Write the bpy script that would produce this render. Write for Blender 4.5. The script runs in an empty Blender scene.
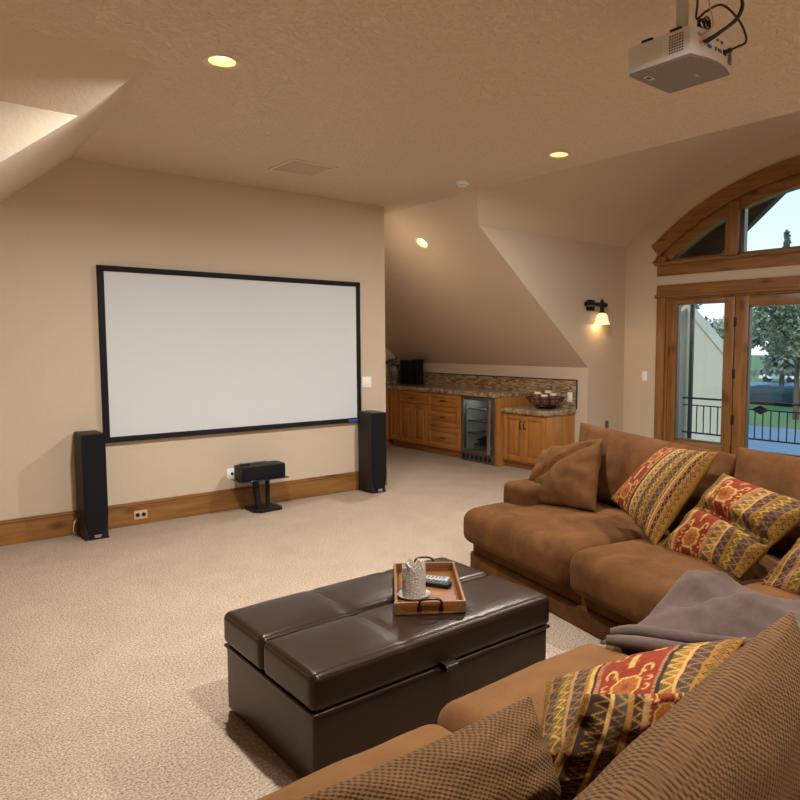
import bpy, bmesh, math, random
from mathutils import Vector, Matrix, noise
from mathutils.geometry import tessellate_polygon
random.seed(7)
S = bpy.context.scene
COL = S.collection
R = math.radians
PI = math.pi

# ---------------------------------------------------------------- camera, sky, sun, exposure
cam_d = bpy.data.cameras.new('camera'); cam = bpy.data.objects.new('camera', cam_d); COL.objects.link(cam)
cam.location = (0, 0, 1.55)
cam.rotation_euler = (R(90 - 4.549), 0, R(-40.548))
cam_d.sensor_width = 36.0; cam_d.lens = 697.08 / 800 * 36; cam_d.shift_x = -56.3 / 800
cam_d.clip_start = 0.02; cam_d.clip_end = 800
S.camera = cam
S.view_settings.view_transform = 'Standard'; S.view_settings.look = 'None'
S.view_settings.gamma = 1.0; S.view_settings.use_curve_mapping = False
S.view_settings.exposure = 0.15
S.cycles.max_bounces = 10; S.cycles.diffuse_bounces = 7; S.cycles.glossy_bounces = 3
S.cycles.transparent_max_bounces = 16; S.cycles.caustics_reflective = False; S.cycles.caustics_refractive = False
S.cycles.sample_clamp_indirect = 6.0
S.cycles.use_denoising = True

CAN_POWER = 74.0
CAN_COL = (1.0, 0.985, 0.955)

W = bpy.data.worlds.new('sky'); S.world = W; W.use_nodes = True
nt = W.node_tree; nt.nodes.clear()
wo = nt.nodes.new('ShaderNodeOutputWorld'); bg = nt.nodes.new('ShaderNodeBackground')
tc = nt.nodes.new('ShaderNodeTexCoord'); sep = nt.nodes.new('ShaderNodeSeparateXYZ')
rmp = nt.nodes.new('ShaderNodeValToRGB')
rmp.color_ramp.elements[0].position = 0.0; rmp.color_ramp.elements[0].color = (0.93, 0.96, 0.97, 1)
rmp.color_ramp.elements[1].position = 0.6; rmp.color_ramp.elements[1].color = (0.42, 0.66, 0.90, 1)
e = rmp.color_ramp.elements.new(0.16); e.color = (0.68, 0.89, 0.97, 1)
nt.links.new(tc.outputs['Generated'], sep.inputs[0]); nt.links.new(sep.outputs['Z'], rmp.inputs[0])
nt.links.new(rmp.outputs[0], bg.inputs[0]); bg.inputs[1].default_value = 1.25
nt.links.new(bg.outputs[0], wo.inputs[0])

sun_d = bpy.data.lights.new('sun', 'SUN'); sun = bpy.data.objects.new('sun', sun_d); COL.objects.link(sun)
sun_d.energy = 2.2; sun_d.angle = R(0.6); sun_d.color = (1, 0.94, 0.85)
sun.rotation_euler = (R(20), R(-48), R(0))
sun.location = (-10, 0, 20)

# ---------------------------------------------------------------- materials
MATS = {}
def lin(c):
    return tuple(((v / 255) / 12.92 if v / 255 <= 0.04045 else ((v / 255 + 0.055) / 1.055) ** 2.4) for v in c)
def base_mat(name):
    m = bpy.data.materials.new(name); m.use_nodes = True
    n = m.node_tree; b = n.nodes['Principled BSDF']
    MATS[name] = m
    return m, n, b
def N(n, t, **k):
    x = n.nodes.new(t)
    for a, v in k.items():
        if a.startswith('i_'): x.inputs[a[2:].replace('_', ' ')].default_value = v
        else: setattr(x, a, v)
    return x
def plain(name, col, rough=0.5, metal=0.0, spec=None, emit=None, es=0.0, var=0.0, vscale=40, bump=0.0, bscale=200, coat=0.0):
    """principled with a little procedural tone variation and relief"""
    m, n, b = base_mat(name)
    c = tuple(col) + (1,)
    b.inputs['Base Color'].default_value = c; b.inputs['Roughness'].default_value = rough; b.inputs['Metallic'].default_value = metal
    if spec is not None: b.inputs['Specular IOR Level'].default_value = spec
    if coat: b.inputs['Coat Weight'].default_value = coat; b.inputs['Coat Roughness'].default_value = 0.1
    if emit: b.inputs['Emission Color'].default_value = tuple(emit) + (1,); b.inputs['Emission Strength'].default_value = es
    t = N(n, 'ShaderNodeTexCoord')
    if var:
        nz = N(n, 'ShaderNodeTexNoise', i_Scale=vscale, i_Detail=4.0); n.links.new(t.outputs['Object'], nz.inputs['Vector'])
        mx = N(n, 'ShaderNodeMix', data_type='RGBA')
        mx.inputs['A'].default_value = tuple(v * (1 - var) for v in col) + (1,); mx.inputs['B'].default_value = tuple(min(1, v * (1 + var)) for v in col) + (1,)
        n.links.new(nz.outputs['Fac'], mx.inputs['Factor']); n.links.new(mx.outputs['Result'], b.inputs['Base Color'])
    if bump:
        nb = N(n, 'ShaderNodeTexNoise', i_Scale=bscale, i_Detail=3.0); n.links.new(t.outputs['Object'], nb.inputs['Vector'])
        bp = N(n, 'ShaderNodeBump', i_Strength=bump, i_Distance=0.01); n.links.new(nb.outputs['Fac'], bp.inputs['Height']); n.links.new(bp.outputs[0], b.inputs['Normal'])
    return m
def wood(name, c1, c2, axis, rough=0.4, knots=True, scale=1.0):
    """grain runs along axis (0 x, 1 y, 2 z)"""
    m, n, b = base_mat(name)
    t = N(n, 'ShaderNodeTexCoord'); mp = N(n, 'ShaderNodeMapping')
    sc = [14 * scale] * 3; sc[axis] = 1.1 * scale; mp.inputs['Scale'].default_value = sc
    n.links.new(t.outputs['Object'], mp.inputs[0])
    nz = N(n, 'ShaderNodeTexNoise', i_Scale=1.6, i_Detail=6.0, i_Roughness=0.6, i_Distortion=0.5); n.links.new(mp.outputs[0], nz.inputs['Vector'])
    cr = N(n, 'ShaderNodeValToRGB'); cr.color_ramp.elements[0].position = 0.32; cr.color_ramp.elements[1].position = 0.68
    cr.color_ramp.elements[0].color = tuple(c2) + (1,); cr.color_ramp.elements[1].color = tuple(c1) + (1,)
    n.links.new(nz.outputs['Fac'], cr.inputs[0]); out = cr.outputs[0]
    if knots:
        mp2 = N(n, 'ShaderNodeMapping'); s2 = [6.0] * 3; s2[axis] = 2.6; mp2.inputs['Scale'].default_value = s2
        n.links.new(t.outputs['Object'], mp2.inputs[0])
        vo = N(n, 'ShaderNodeTexVoronoi', i_Scale=1.0); n.links.new(mp2.outputs[0], vo.inputs['Vector'])
        kr = N(n, 'ShaderNodeValToRGB'); kr.color_ramp.elements[0].position = 0.05; kr.color_ramp.elements[1].position = 0.24
        kr.color_ramp.elements[0].color = (0.22, 0.16, 0.12, 1); kr.color_ramp.elements[1].color = (1, 1, 1, 1)
        n.links.new(vo.outputs['Distance'], kr.inputs[0])
        mm = N(n, 'ShaderNodeMix', data_type='RGBA', blend_type='MULTIPLY'); mm.inputs['Factor'].default_value = 0.75
        n.links.new(out, mm.inputs['A']); n.links.new(kr.outputs[0], mm.inputs['B']); out = mm.outputs['Result']
    n.links.new(out, b.inputs['Base Color']); b.inputs['Roughness'].default_value = rough
    return m

def paint(name, col, bump, kind):
    m, n, b = base_mat(name)
    t = N(n, 'ShaderNodeTexCoord')
    b.inputs['Roughness'].default_value = 0.55; b.inputs['Specular IOR Level'].default_value = 0.3
    b.inputs['Base Color'].default_value = tuple(col) + (1,)
    if kind == 'knockdown':
        v = N(n, 'ShaderNodeTexNoise', i_Scale=24.0, i_Detail=3.0, i_Roughness=0.55, i_Distortion=1.4)
        n.links.new(t.outputs['Object'], v.inputs['Vector'])
        cr = N(n, 'ShaderNodeValToRGB'); cr.color_ramp.elements[0].position = 0.46; cr.color_ramp.elements[1].position = 0.62
        n.links.new(v.outputs['Fac'], cr.inputs[0]); h = cr.outputs[0]
    else:
        v = N(n, 'ShaderNodeTexNoise', i_Scale=38.0, i_Detail=3.0, i_Roughness=0.6); n.links.new(t.outputs['Object'], v.inputs['Vector']); h = v.outputs['Fac']
    bp = N(n, 'ShaderNodeBump', i_Strength=bump, i_Distance=0.02); n.links.new(h, bp.inputs['Height']); n.links.new(bp.outputs[0], b.inputs['Normal'])
    return m

PAINT = (0.60, 0.492, 0.362)
paint('wall_paint', PAINT, 0.10, 'orange')
paint('slope_paint_bounce', (0.655, 0.53, 0.405), 0.12, 'orange')  # wall paint lightened, bounce light put into the slope colour
paint('ceiling_paint_bounce', (0.72, 0.585, 0.445), 0.55, 'knockdown')  # same paint, lighter still, standing in for light bounced onto the ceiling

def carpet_mat():
    m, n, b = base_mat('carpet')
    t = N(n, 'ShaderNodeTexCoord')
    a = N(n, 'ShaderNodeTexNoise', i_Scale=105.0, i_Detail=4.0, i_Roughness=0.8); n.links.new(t.outputs['Object'], a.inputs['Vector'])
    c = N(n, 'ShaderNodeTexNoise', i_Scale=3.5, i_Detail=6.0, i_Roughness=0.7); n.links.new(t.outputs['Object'], c.inputs['Vector'])
    cr = N(n, 'ShaderNodeValToRGB'); cr.color_ramp.elements[0].position = 0.36; cr.color_ramp.elements[1].position = 0.66
    cr.color_ramp.elements[0].color = (0.150, 0.106, 0.072, 1); cr.color_ramp.elements[1].color = (0.66, 0.515, 0.385, 1)
    n.links.new(a.outputs['Fac'], cr.inputs[0])
    c2 = N(n, 'ShaderNodeValToRGB'); c2.color_ramp.elements[0].position = 0.3; c2.color_ramp.elements[1].position = 0.7
    c2.color_ramp.elements[0].color = (0.84, 0.83, 0.82, 1); c2.color_ramp.elements[1].color = (1, 1, 1, 1); n.links.new(c.outputs['Fac'], c2.inputs[0])
    mm = N(n, 'ShaderNodeMix', data_type='RGBA', blend_type='MULTIPLY'); mm.inputs['Factor'].default_value = 1.0
    n.links.new(cr.outputs[0], mm.inputs['A']); n.links.new(c2.outputs[0], mm.inputs['B']); n.links.new(mm.outputs['Result'], b.inputs['Base Color'])
    bp = N(n, 'ShaderNodeBump', i_Strength=0.6, i_Distance=0.006); n.links.new(a.outputs['Fac'], bp.inputs['Height']); n.links.new(bp.outputs[0], b.inputs['Normal'])
    b.inputs['Roughness'].default_value = 0.95; b.inputs['Specular IOR Level'].default_value = 0.1
carpet_mat()

AL1, AL2 = (0.33, 0.150, 0.040), (0.185, 0.076, 0.018)
for ax, nm in enumerate('xyz'): wood('alder_' + nm, AL1, AL2, ax)
CB1, CB2 = (0.47, 0.205, 0.048), (0.31, 0.122, 0.026)
for ax, nm in enumerate('xyz'): wood('cabinet_' + nm, CB1, CB2, ax, knots=False, rough=0.35)
wood('tray_wood', (0.23, 0.088, 0.022), (0.13, 0.046, 0.011), 0, knots=False, scale=3)
wood('timber', (0.10, 0.05, 0.025), (0.05, 0.025, 0.012), 1, knots=False)
wood('soffit_board', (0.085, 0.055, 0.04), (0.05, 0.032, 0.022), 0, knots=False)

def granite_mat():
    m, n, b = base_mat('granite')
    t = N(n, 'ShaderNodeTexCoord')
    a = N(n, 'ShaderNodeTexNoise', i_Scale=16.0, i_Detail=6.0, i_Roughness=0.7); n.links.new(t.outputs['Object'], a.inputs['Vector'])
    cr = N(n, 'ShaderNodeValToRGB'); E_ = cr.color_ramp.elements
    E_[0].position = 0.28; E_[0].color = (0.05, 0.03, 0.02, 1); E_[1].position = 0.75; E_[1].color = (0.55, 0.44, 0.31, 1)
    x = E_.new(0.45); x.color = (0.25, 0.17, 0.10, 1); x = E_.new(0.58); x.color = (0.42, 0.31, 0.20, 1)
    n.links.new(a.outputs['Fac'], cr.inputs[0]); n.links.new(cr.outputs[0], b.inputs['Base Color']); b.inputs['Roughness'].default_value = 0.22
    bp = N(n, 'ShaderNodeBump', i_Strength=0.15, i_Distance=0.01); n.links.new(a.outputs['Fac'], bp.inputs['Height']); n.links.new(bp.outputs[0], b.inputs['Normal'])
granite_mat()
for i, c in enumerate([(0.40, 0.28, 0.15), (0.30, 0.17, 0.07), (0.48, 0.37, 0.24), (0.20, 0.11, 0.05), (0.36, 0.24, 0.11)]):
    plain('mosaic_%d' % i, c, 0.5, var=0.3, vscale=60, bump=0.3, bscale=90)
plain('grout', (0.22, 0.16, 0.10), 0.9, var=0.1)
plain('pencil_trim', (0.06, 0.04, 0.03), 0.5, var=0.2)

plain('screen_cloth', (0.635, 0.665, 0.685), 0.75, var=0.01)
plain('black_velvet', (0.012, 0.011, 0.013), 0.7, spec=0.2, var=0.2)
plain('speaker_vinyl', (0.030, 0.023, 0.019), 0.55, spec=0.2, var=0.25, vscale=30)
plain('speaker_cloth', (0.008, 0.007, 0.009), 0.85, spec=0.2, var=0.3, vscale=300, bump=0.2, bscale=600)
plain('black_plastic', (0.015, 0.014, 0.014), 0.4, spec=0.2, var=0.1)
plain('black_metal', (0.02, 0.018, 0.016), 0.35, metal=0.6, var=0.1)
plain('bronze', (0.05, 0.033, 0.024), 0.4, metal=0.7, var=0.2)
plain('silver', (0.62, 0.62, 0.61), 0.3, metal=1.0, var=0.03)
plain('pole_grey', (0.50, 0.50, 0.49), 0.45, var=0.03)
plain('steel', (0.55, 0.54, 0.52), 0.28, metal=1.0, var=0.05)
plain('dark_steel', (0.22, 0.20, 0.185), 0.4, metal=0.8, var=0.1)
plain('white_plastic', (0.90, 0.89, 0.86), 0.4, var=0.01)
plain('almond_plastic', (0.60, 0.40, 0.22), 0.45, var=0.03)
plain('projector_white', (0.66, 0.65, 0.635), 0.42, var=0.02)
plain('projector_grey', (0.21, 0.185, 0.16), 0.5, var=0.03)
plain('vent_slot', (0.16, 0.13, 0.11), 0.7, var=0.05)
plain('port_blue', (0.05, 0.10, 0.45), 0.4, var=0.05)
plain('port_orange', (0.75, 0.22, 0.04), 0.4, var=0.05)
plain('cable_rubber', (0.014, 0.013, 0.013), 0.45, var=0.1)
plain('cable_yellow', (0.70, 0.38, 0.03), 0.45, var=0.05)
plain('copper_wire', (0.65, 0.33, 0.14), 0.35, metal=0.5, var=0.05)
plain('vent_paint', (0.74, 0.62, 0.47), 0.5, var=0.02)
plain('vent_slat', (0.56, 0.45, 0.335), 0.5, var=0.02)
plain('can_trim', (0.72, 0.62, 0.48), 0.4, var=0.02)
plain('can_reflector', (0.85, 0.70, 0.46), 0.35, var=0.02)
plain('lamp_glow', (0.9, 0.8, 0.6), 0.5, emit=(1.0, 0.80, 0.48), es=5.0, var=0.01)
plain('shade_glass', (0.95, 0.85, 0.66), 0.4, emit=(1.0, 0.74, 0.36), es=0.75, var=0.04, vscale=60)
plain('cooler_fill_glow', (0.8, 0.8, 0.8), 0.5, emit=(.85, 1.0, .95), es=1.5, var=0.01)  # glow of the strip added to brighten the cooler
plain('candle_wax_brown', (0.16, 0.06, 0.03), 0.5, var=0.3, vscale=20)
plain('candle_wax_white', (0.75, 0.68, 0.58), 0.5, var=0.08)
plain('vase_glaze', (0.20, 0.17, 0.14), 0.25, var=0.5, vscale=25)
plain('dried_leaf', (0.05, 0.045, 0.06), 0.8, var=0.4, vscale=30)
plain('black_box', (0.012, 0.009, 0.008), 0.35, spec=0.2, var=0.2)
plain('bottle_dark', (0.012, 0.016, 0.012), 0.15, var=0.2)
plain('cooler_lining', (0.36, 0.38, 0.36), 0.5, var=0.1)
plain('stitch', (0.13, 0.085, 0.05), 0.6, var=0.1)
plain('brass_old', (0.28, 0.20, 0.10), 0.45, metal=0.8, var=0.3, vscale=80)
plain('remote_silver', (0.33, 0.34, 0.36), 0.35, metal=0.4, var=0.05)
plain('paper_white', (0.85, 0.84, 0.8), 0.6, var=0.02)
plain('crystal_rock', (0.42, 0.36, 0.30), 0.22, var=0.55, vscale=130, bump=0.9, bscale=150, spec=0.8)
plain('dish_glass', (0.40, 0.40, 0.38), 0.1, var=0.1, spec=0.8)
plain('wick_wax', (0.42, 0.32, 0.22), 0.6, var=0.2)
plain('outside_stucco', (0.40, 0.38, 0.31), 0.8, var=0.1)
plain('iron', (0.012, 0.012, 0.014), 0.5, var=0.1)
plain('deck_board', (0.10, 0.165, 0.26), 0.5, var=0.15, vscale=5)
plain('lawn', (0.10, 0.18, 0.06), 0.9, var=0.3, vscale=0.2)
plain('asphalt', (0.12, 0.19, 0.29), 0.8, var=0.12, vscale=0.3)
plain('bark', (0.10, 0.07, 0.05), 0.9, var=0.3, vscale=8)
plain('leaf_mid', (0.22, 0.27, 0.18), 0.8, var=0.45, vscale=0.9)
plain('leaf_pale', (0.27, 0.31, 0.24), 0.8, var=0.35, vscale=0.7)
plain('leaf_pine', (0.16, 0.21, 0.17), 0.8, var=0.4, vscale=0.9)
plain('hedge_leaf', (0.020, 0.045, 0.060), 0.8, var=0.4, vscale=1.5)
plain('car_white', (0.75, 0.76, 0.78), 0.25, var=0.02)
plain('car_glass', (0.02, 0.025, 0.03), 0.08, var=0.05)
plain('tyre', (0.015, 0.015, 0.015), 0.8, var=0.1)
plain('truck_blue', (0.05, 0.09, 0.16), 0.3, var=0.05)

def leather_mat():
    m, n, b = base_mat('leather')
    t = N(n, 'ShaderNodeTexCoord')
    a = N(n, 'ShaderNodeTexVoronoi', i_Scale=260.0); n.links.new(t.outputs['Object'], a.inputs['Vector'])
    c = N(n, 'ShaderNodeTexNoise', i_Scale=7.0, i_Detail=4.0); n.links.new(t.outputs['Object'], c.inputs['Vector'])
    mx = N(n, 'ShaderNodeMix', data_type='RGBA'); mx.inputs['A'].default_value = (0.0120, 0.0058, 0.0030, 1); mx.inputs['B'].default_value = (0.022, 0.0110, 0.0062, 1)
    n.links.new(c.outputs['Fac'], mx.inputs['Factor']); n.links.new(mx.outputs['Result'], b.inputs['Base Color'])
    b.inputs['Roughness'].default_value = 0.29; b.inputs['Specular IOR Level'].default_value = 0.36; b.inputs['Specular Tint'].default_value = (1, .80, .64, 1)
    bp = N(n, 'ShaderNodeBump', i_Strength=0.12, i_Distance=0.003); n.links.new(a.outputs['Distance'], bp.inputs['Height'])
    b2 = N(n, 'ShaderNodeBump', i_Strength=0.06, i_Distance=0.02); n.links.new(c.outputs['Fac'], b2.inputs['Height']); n.links.new(bp.outputs[0], b2.inputs['Normal'])
    n.links.new(b2.outputs[0], b.inputs['Normal'])
leather_mat()
def suede_mat(name, dark, light, sheen):
    m, n, b = base_mat(name)
    t = N(n, 'ShaderNodeTexCoord')
    a = N(n, 'ShaderNodeTexNoise', i_Scale=5.0, i_Detail=5.0, i_Roughness=0.62, i_Distortion=0.6); n.links.new(t.outputs['Object'], a.inputs['Vector'])
    f = N(n, 'ShaderNodeTexNoise', i_Scale=350.0, i_Detail=2.0); n.links.new(t.outputs['Object'], f.inputs['Vector'])
    cr = N(n, 'ShaderNodeValToRGB'); cr.color_ramp.elements[0].position = 0.3; cr.color_ramp.elements[1].position = 0.72
    cr.color_ramp.elements[0].color = tuple(dark) + (1,); cr.color_ramp.elements[1].color = tuple(light) + (1,)
    n.links.new(a.outputs['Fac'], cr.inputs[0]); n.links.new(cr.outputs[0], b.inputs['Base Color'])
    b.inputs['Roughness'].default_value = 0.9; b.inputs['Specular IOR Level'].default_value = 0.15
    b.inputs['Sheen Weight'].default_value = sheen; b.inputs['Sheen Roughness'].default_value = 0.45; b.inputs['Sheen Tint'].default_value = tuple(min(1, v * 3.2) for v in light) + (1,)
    bp = N(n, 'ShaderNodeBump', i_Strength=0.25, i_Distance=0.004); n.links.new(f.outputs['Fac'], bp.inputs['Height']); n.links.new(bp.outputs[0], b.inputs['Normal'])
suede_mat('suede', (0.062, 0.0230, 0.0052), (0.132, 0.0535, 0.0140), 0.10)
suede_mat('blanket_fleece', (0.060, 0.039, 0.031), (0.110, 0.074, 0.061), 0.22)
def weave_mat(name, thread, gap, p, q, strength, depth):
    """basket weave on the mesh's own cloth coordinates (metres): p, q are the weave periods"""
    m, n, b = base_mat(name)
    uv = N(n, 'ShaderNodeUVMap'); uv.uv_map = 'UVMap'; sp = N(n, 'ShaderNodeSeparateXYZ')
    nz = N(n, 'ShaderNodeTexNoise', i_Scale=35.0, i_Detail=2.0); n.links.new(uv.outputs[0], nz.inputs['Vector'])
    dv = N(n, 'ShaderNodeVectorMath', operation='SCALE'); n.links.new(nz.outputs['Color'], dv.inputs[0]); dv.inputs['Scale'].default_value = p * .5
    av = N(n, 'ShaderNodeVectorMath', operation='ADD'); n.links.new(uv.outputs[0], av.inputs[0]); n.links.new(dv.outputs[0], av.inputs[1]); n.links.new(av.outputs[0], sp.inputs[0])
    def sn(o, per):
        k = N(n, 'ShaderNodeMath', operation='MULTIPLY'); n.links.new(o, k.inputs[0]); k.inputs[1].default_value = 2 * PI / per
        x = N(n, 'ShaderNodeMath', operation='SINE'); n.links.new(k.outputs[0], x.inputs[0]); return x.outputs[0]
    mu = N(n, 'ShaderNodeMath', operation='MULTIPLY'); n.links.new(sn(sp.outputs['X'], p), mu.inputs[0]); n.links.new(sn(sp.outputs['Y'], q), mu.inputs[1])
    mr = N(n, 'ShaderNodeMapRange'); mr.inputs['From Min'].default_value = -.75; mr.inputs['From Max'].default_value = .35; n.links.new(mu.outputs[0], mr.inputs['Value'])
    mx = N(n, 'ShaderNodeMix', data_type='RGBA'); mx.inputs['A'].default_value = tuple(gap) + (1,); mx.inputs['B'].default_value = tuple(thread) + (1,)
    n.links.new(mr.outputs[0], mx.inputs['Factor'])
    cl = N(n, 'ShaderNodeTexNoise', i_Scale=9.0, i_Detail=3.0); n.links.new(uv.outputs[0], cl.inputs['Vector'])
    mm = N(n, 'ShaderNodeMix', data_type='RGBA', blend_type='MULTIPLY'); mm.inputs['Factor'].default_value = .5
    n.links.new(mx.outputs['Result'], mm.inputs['A']); n.links.new(cl.outputs['Fac'], mm.inputs['B']); n.links.new(mm.outputs['Result'], b.inputs['Base Color'])
    bp = N(n, 'ShaderNodeBump', i_Strength=strength, i_Distance=depth); n.links.new(mr.outputs[0], bp.inputs['Height']); n.links.new(bp.outputs[0], b.inputs['Normal'])
    b.inputs['Roughness'].default_value = 0.85; b.inputs['Specular IOR Level'].default_value = 0.2
    b.inputs['Sheen Weight'].default_value = 0.08; b.inputs['Sheen Tint'].default_value = (0.9, 0.6, 0.3, 1)
weave_mat('basket_weave', (0.152, 0.067, 0.0170), (0.052, 0.022, 0.006), 0.0150, 0.0115, 0.8, .003)
weave_mat('fine_weave', (0.200, 0.085, 0.0215), (0.135, 0.053, 0.0125), 0.011, 0.008, 0.35, .002)
def kilim_mat():
    m, n, b = base_mat('kilim_cloth')
    ca = N(n, 'ShaderNodeVertexColor'); ca.layer_name = 'dye'
    uv = N(n, 'ShaderNodeUVMap'); uv.uv_map = 'UVMap'
    nz = N(n, 'ShaderNodeTexNoise', i_Scale=420.0, i_Detail=2.0); n.links.new(uv.outputs[0], nz.inputs['Vector'])
    cr = N(n, 'ShaderNodeValToRGB'); cr.color_ramp.elements[0].position = 0.3; cr.color_ramp.elements[1].position = 0.7
    cr.color_ramp.elements[0].color = (0.50, 0.46, 0.42, 1); cr.color_ramp.elements[1].color = (1.1, 1.1, 1.1, 1); n.links.new(nz.outputs['Fac'], cr.inputs[0])
    mm = N(n, 'ShaderNodeMix', data_type='RGBA', blend_type='MULTIPLY'); mm.inputs['Factor'].default_value = 1.0
    n.links.new(ca.outputs['Color'], mm.inputs['A']); n.links.new(cr.outputs[0], mm.inputs['B']); n.links.new(mm.outputs['Result'], b.inputs['Base Color'])
    bp = N(n, 'ShaderNodeBump', i_Strength=0.4, i_Distance=0.002); n.links.new(nz.outputs['Fac'], bp.inputs['Height']); n.links.new(bp.outputs[0], b.inputs['Normal'])
    b.inputs['Roughness'].default_value = 0.85; b.inputs['Specular IOR Level'].default_value = 0.2
kilim_mat()
def glass_mat(name, tint, refl):
    m = bpy.data.materials.new(name); m.use_nodes = True; n = m.node_tree; n.nodes.clear(); MATS[name] = m
    o = N(n, 'ShaderNodeOutputMaterial'); mx = N(n, 'ShaderNodeMixShader'); tr = N(n, 'ShaderNodeBsdfTransparent'); gl = N(n, 'ShaderNodeBsdfGlossy')
    fr = N(n, 'ShaderNodeFresnel', i_IOR=1.5); mu = N(n, 'ShaderNodeMath', operation='MULTIPLY'); mu.inputs[1].default_value = refl
    tr.inputs[0].default_value = tuple(tint) + (1,); gl.inputs['Roughness'].default_value = 0.02
    ge = N(n, 'ShaderNodeNewGeometry'); iv = N(n, 'ShaderNodeMath', operation='SUBTRACT'); iv.inputs[0].default_value = refl; n.links.new(ge.outputs['Backfacing'], iv.inputs[1]); n.links.new(iv.outputs[0], mu.inputs[1]); n.links.new(fr.outputs[0], mu.inputs[0]); n.links.new(mu.outputs[0], mx.inputs[0]); n.links.new(tr.outputs[0], mx.inputs[1]); n.links.new(gl.outputs[0], mx.inputs[2]); n.links.new(mx.outputs[0], o.inputs[0])
glass_mat('window_glass', (0.93, 0.97, 0.985), 1.0)
glass_mat('cooler_glass', (0.80, 0.82, 0.81), 1.0)

# ---------------------------------------------------------------- mesh helpers
class M:
    """collects shapes; build() links them as ONE mesh object"""
    def __init__(s): s.v = []; s.f = []; s.uv = None; s.col = None
    def add(s, vs, fs):
        k = len(s.v); s.v += [tuple(p) for p in vs]; s.f += [tuple(i + k for i in f) for f in fs]; return s
    def box(s, a, b, r=0.0, k=1, mat=None):
        a, b = Vector(a), Vector(b); lo = Vector(map(min, a, b)); hi = Vector(map(max, a, b))
        c = (lo + hi) / 2; h = (hi - lo) / 2
        if r <= 0:
            vs = [c + Vector((x * h.x, y * h.y, z * h.z)) for x in (-1, 1) for y in (-1, 1) for z in (-1, 1)]
            fs = [(0, 1, 3, 2), (4, 6, 7, 5), (0, 4, 5, 1), (2, 3, 7, 6), (0, 2, 6, 4), (1, 5, 7, 3)]
        else:
            vs, fs = rbox(h, min(r, min(h) * 0.999), k, (0, 0, 0)); vs = [c + p for p in vs]
        if mat is not None: vs = [mat @ p for p in vs]
        return s.add(vs, fs)
    def tube(s, pts, r, n=8, cap=True, closed=False):
        pts = [Vector(p) for p in pts]; L = len(pts); rs = r if isinstance(r, (list, tuple)) else [r] * L
        t0 = (pts[1] - pts[0]).normalized(); up = Vector((0, 0, 1)) if abs(t0.z) < 0.9 else Vector((1, 0, 0))
        nrm = (up - t0 * up.dot(t0)).normalized(); vs = []; fs = []
        for i, p in enumerate(pts):
            a = pts[(i - 1) % L] if (i or closed) else pts[0]; c = pts[(i + 1) % L] if (i < L - 1 or closed) else pts[-1]
            t = (c - a).normalized(); nrm = (nrm - t * nrm.dot(t)).normalized(); bn = t.cross(nrm)
            for j in range(n):
                q = 2 * PI * j / n; vs.append(p + (nrm * math.cos(q) + bn * math.sin(q)) * rs[i])
        for i in range(L if closed else L - 1):
            for j in range(n):
                a, b2 = i * n + j, i * n + (j + 1) % n; c, d = ((i + 1) % L) * n + (j + 1) % n, ((i + 1) % L) * n + j
                fs.append((a, b2, c, d))
        if cap and not closed: fs.append(tuple(range(n - 1, -1, -1))); fs.append(tuple((L - 1) * n + j for j in range(n)))
        return s.add(vs, fs)
    def lathe(s, prof, n=24, c=(0, 0, 0), mat=None, close=True):
        vs = []; fs = []; c = Vector(c)
        for (r, z) in prof:
            for j in range(n): q = 2 * PI * j / n; vs.append(Vector((r * math.cos(q), r * math.sin(q), z)))
        for i in range(len(prof) - 1):
            for j in range(n): fs.append((i * n + j, i * n + (j + 1) % n, (i + 1) * n + (j + 1) % n, (i + 1) * n + j))
        if close:
            fs.append(tuple(range(n - 1, -1, -1))); fs.append(tuple((len(prof) - 1) * n + j for j in range(n)))
        if mat is not None: vs = [mat @ p for p in vs]
        return s.add([p + c for p in vs], fs)
    def slab(s, pts, off, holes=()):
        """flat polygon (3D, coplanar) with holes, thickened by the vector off"""
        loops = [[Vector(p) for p in pts]] + [[Vector(p) for p in h] for h in holes]
        off = Vector(off); flat = [p for l in loops for p in l]; tris = tessellate_polygon(loops)
        nn = len(flat); vs = flat + [p + off for p in flat]; fs = []
        for t in tris:
            a, b2, c = t; nv = (flat[b2] - flat[a]).cross(flat[c] - flat[a])
            if nv.length < 1e-10: continue
            if nv.dot(off) > 0: a, c = c, a
            fs.append((a, b2, c)); fs.append((c + nn, b2 + nn, a + nn))
        k = 0
        for l in loops:
            m_ = len(l)
            for i in range(m_): fs.append((k + i, k + (i + 1) % m_, k + (i + 1) % m_ + nn, k + i + nn))
            k += m_
        return s.add(vs, fs)
    def build(s, name, mat, parent=None, smooth=True, world=True, angle=35, loc=None):
        me = bpy.data.meshes.new(name)
        o0 = Vector((0, 0, 0))
        if parent is not None and world:
            p = parent
            while p is not None: o0 = o0 + Vector(p.location); p = p.parent
        if loc is not None: o0 = Vector(loc)
        me.from_pydata([tuple(Vector(p) - o0) for p in s.v], [], s.f)
        bm = bmesh.new(); bm.from_mesh(me); bmesh.ops.recalc_face_normals(bm, faces=bm.faces); bm.to_mesh(me); bm.free()
        if s.uv is not None:
            l = me.uv_layers.new(name='UVMap')
            for lp in me.loops: l.data[lp.index].uv = s.uv[lp.vertex_index]
        if s.col is not None:
            ca = me.color_attributes.new('dye', 'FLOAT_COLOR', 'POINT')
            flat = []
            for c in s.col: flat += [c[0], c[1], c[2], 1.0]
            ca.data.foreach_set('color', flat)
        me.materials.append(MATS[mat])
        if smooth:
            for p in me.polygons: p.use_smooth = True
            me.set_sharp_from_angle(angle=R(angle))
        ob = bpy.data.objects.new(name, me); COL.objects.link(ob)
        if parent is not None: ob.parent = parent
        if loc is not None: ob.location = loc
        return ob
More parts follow.
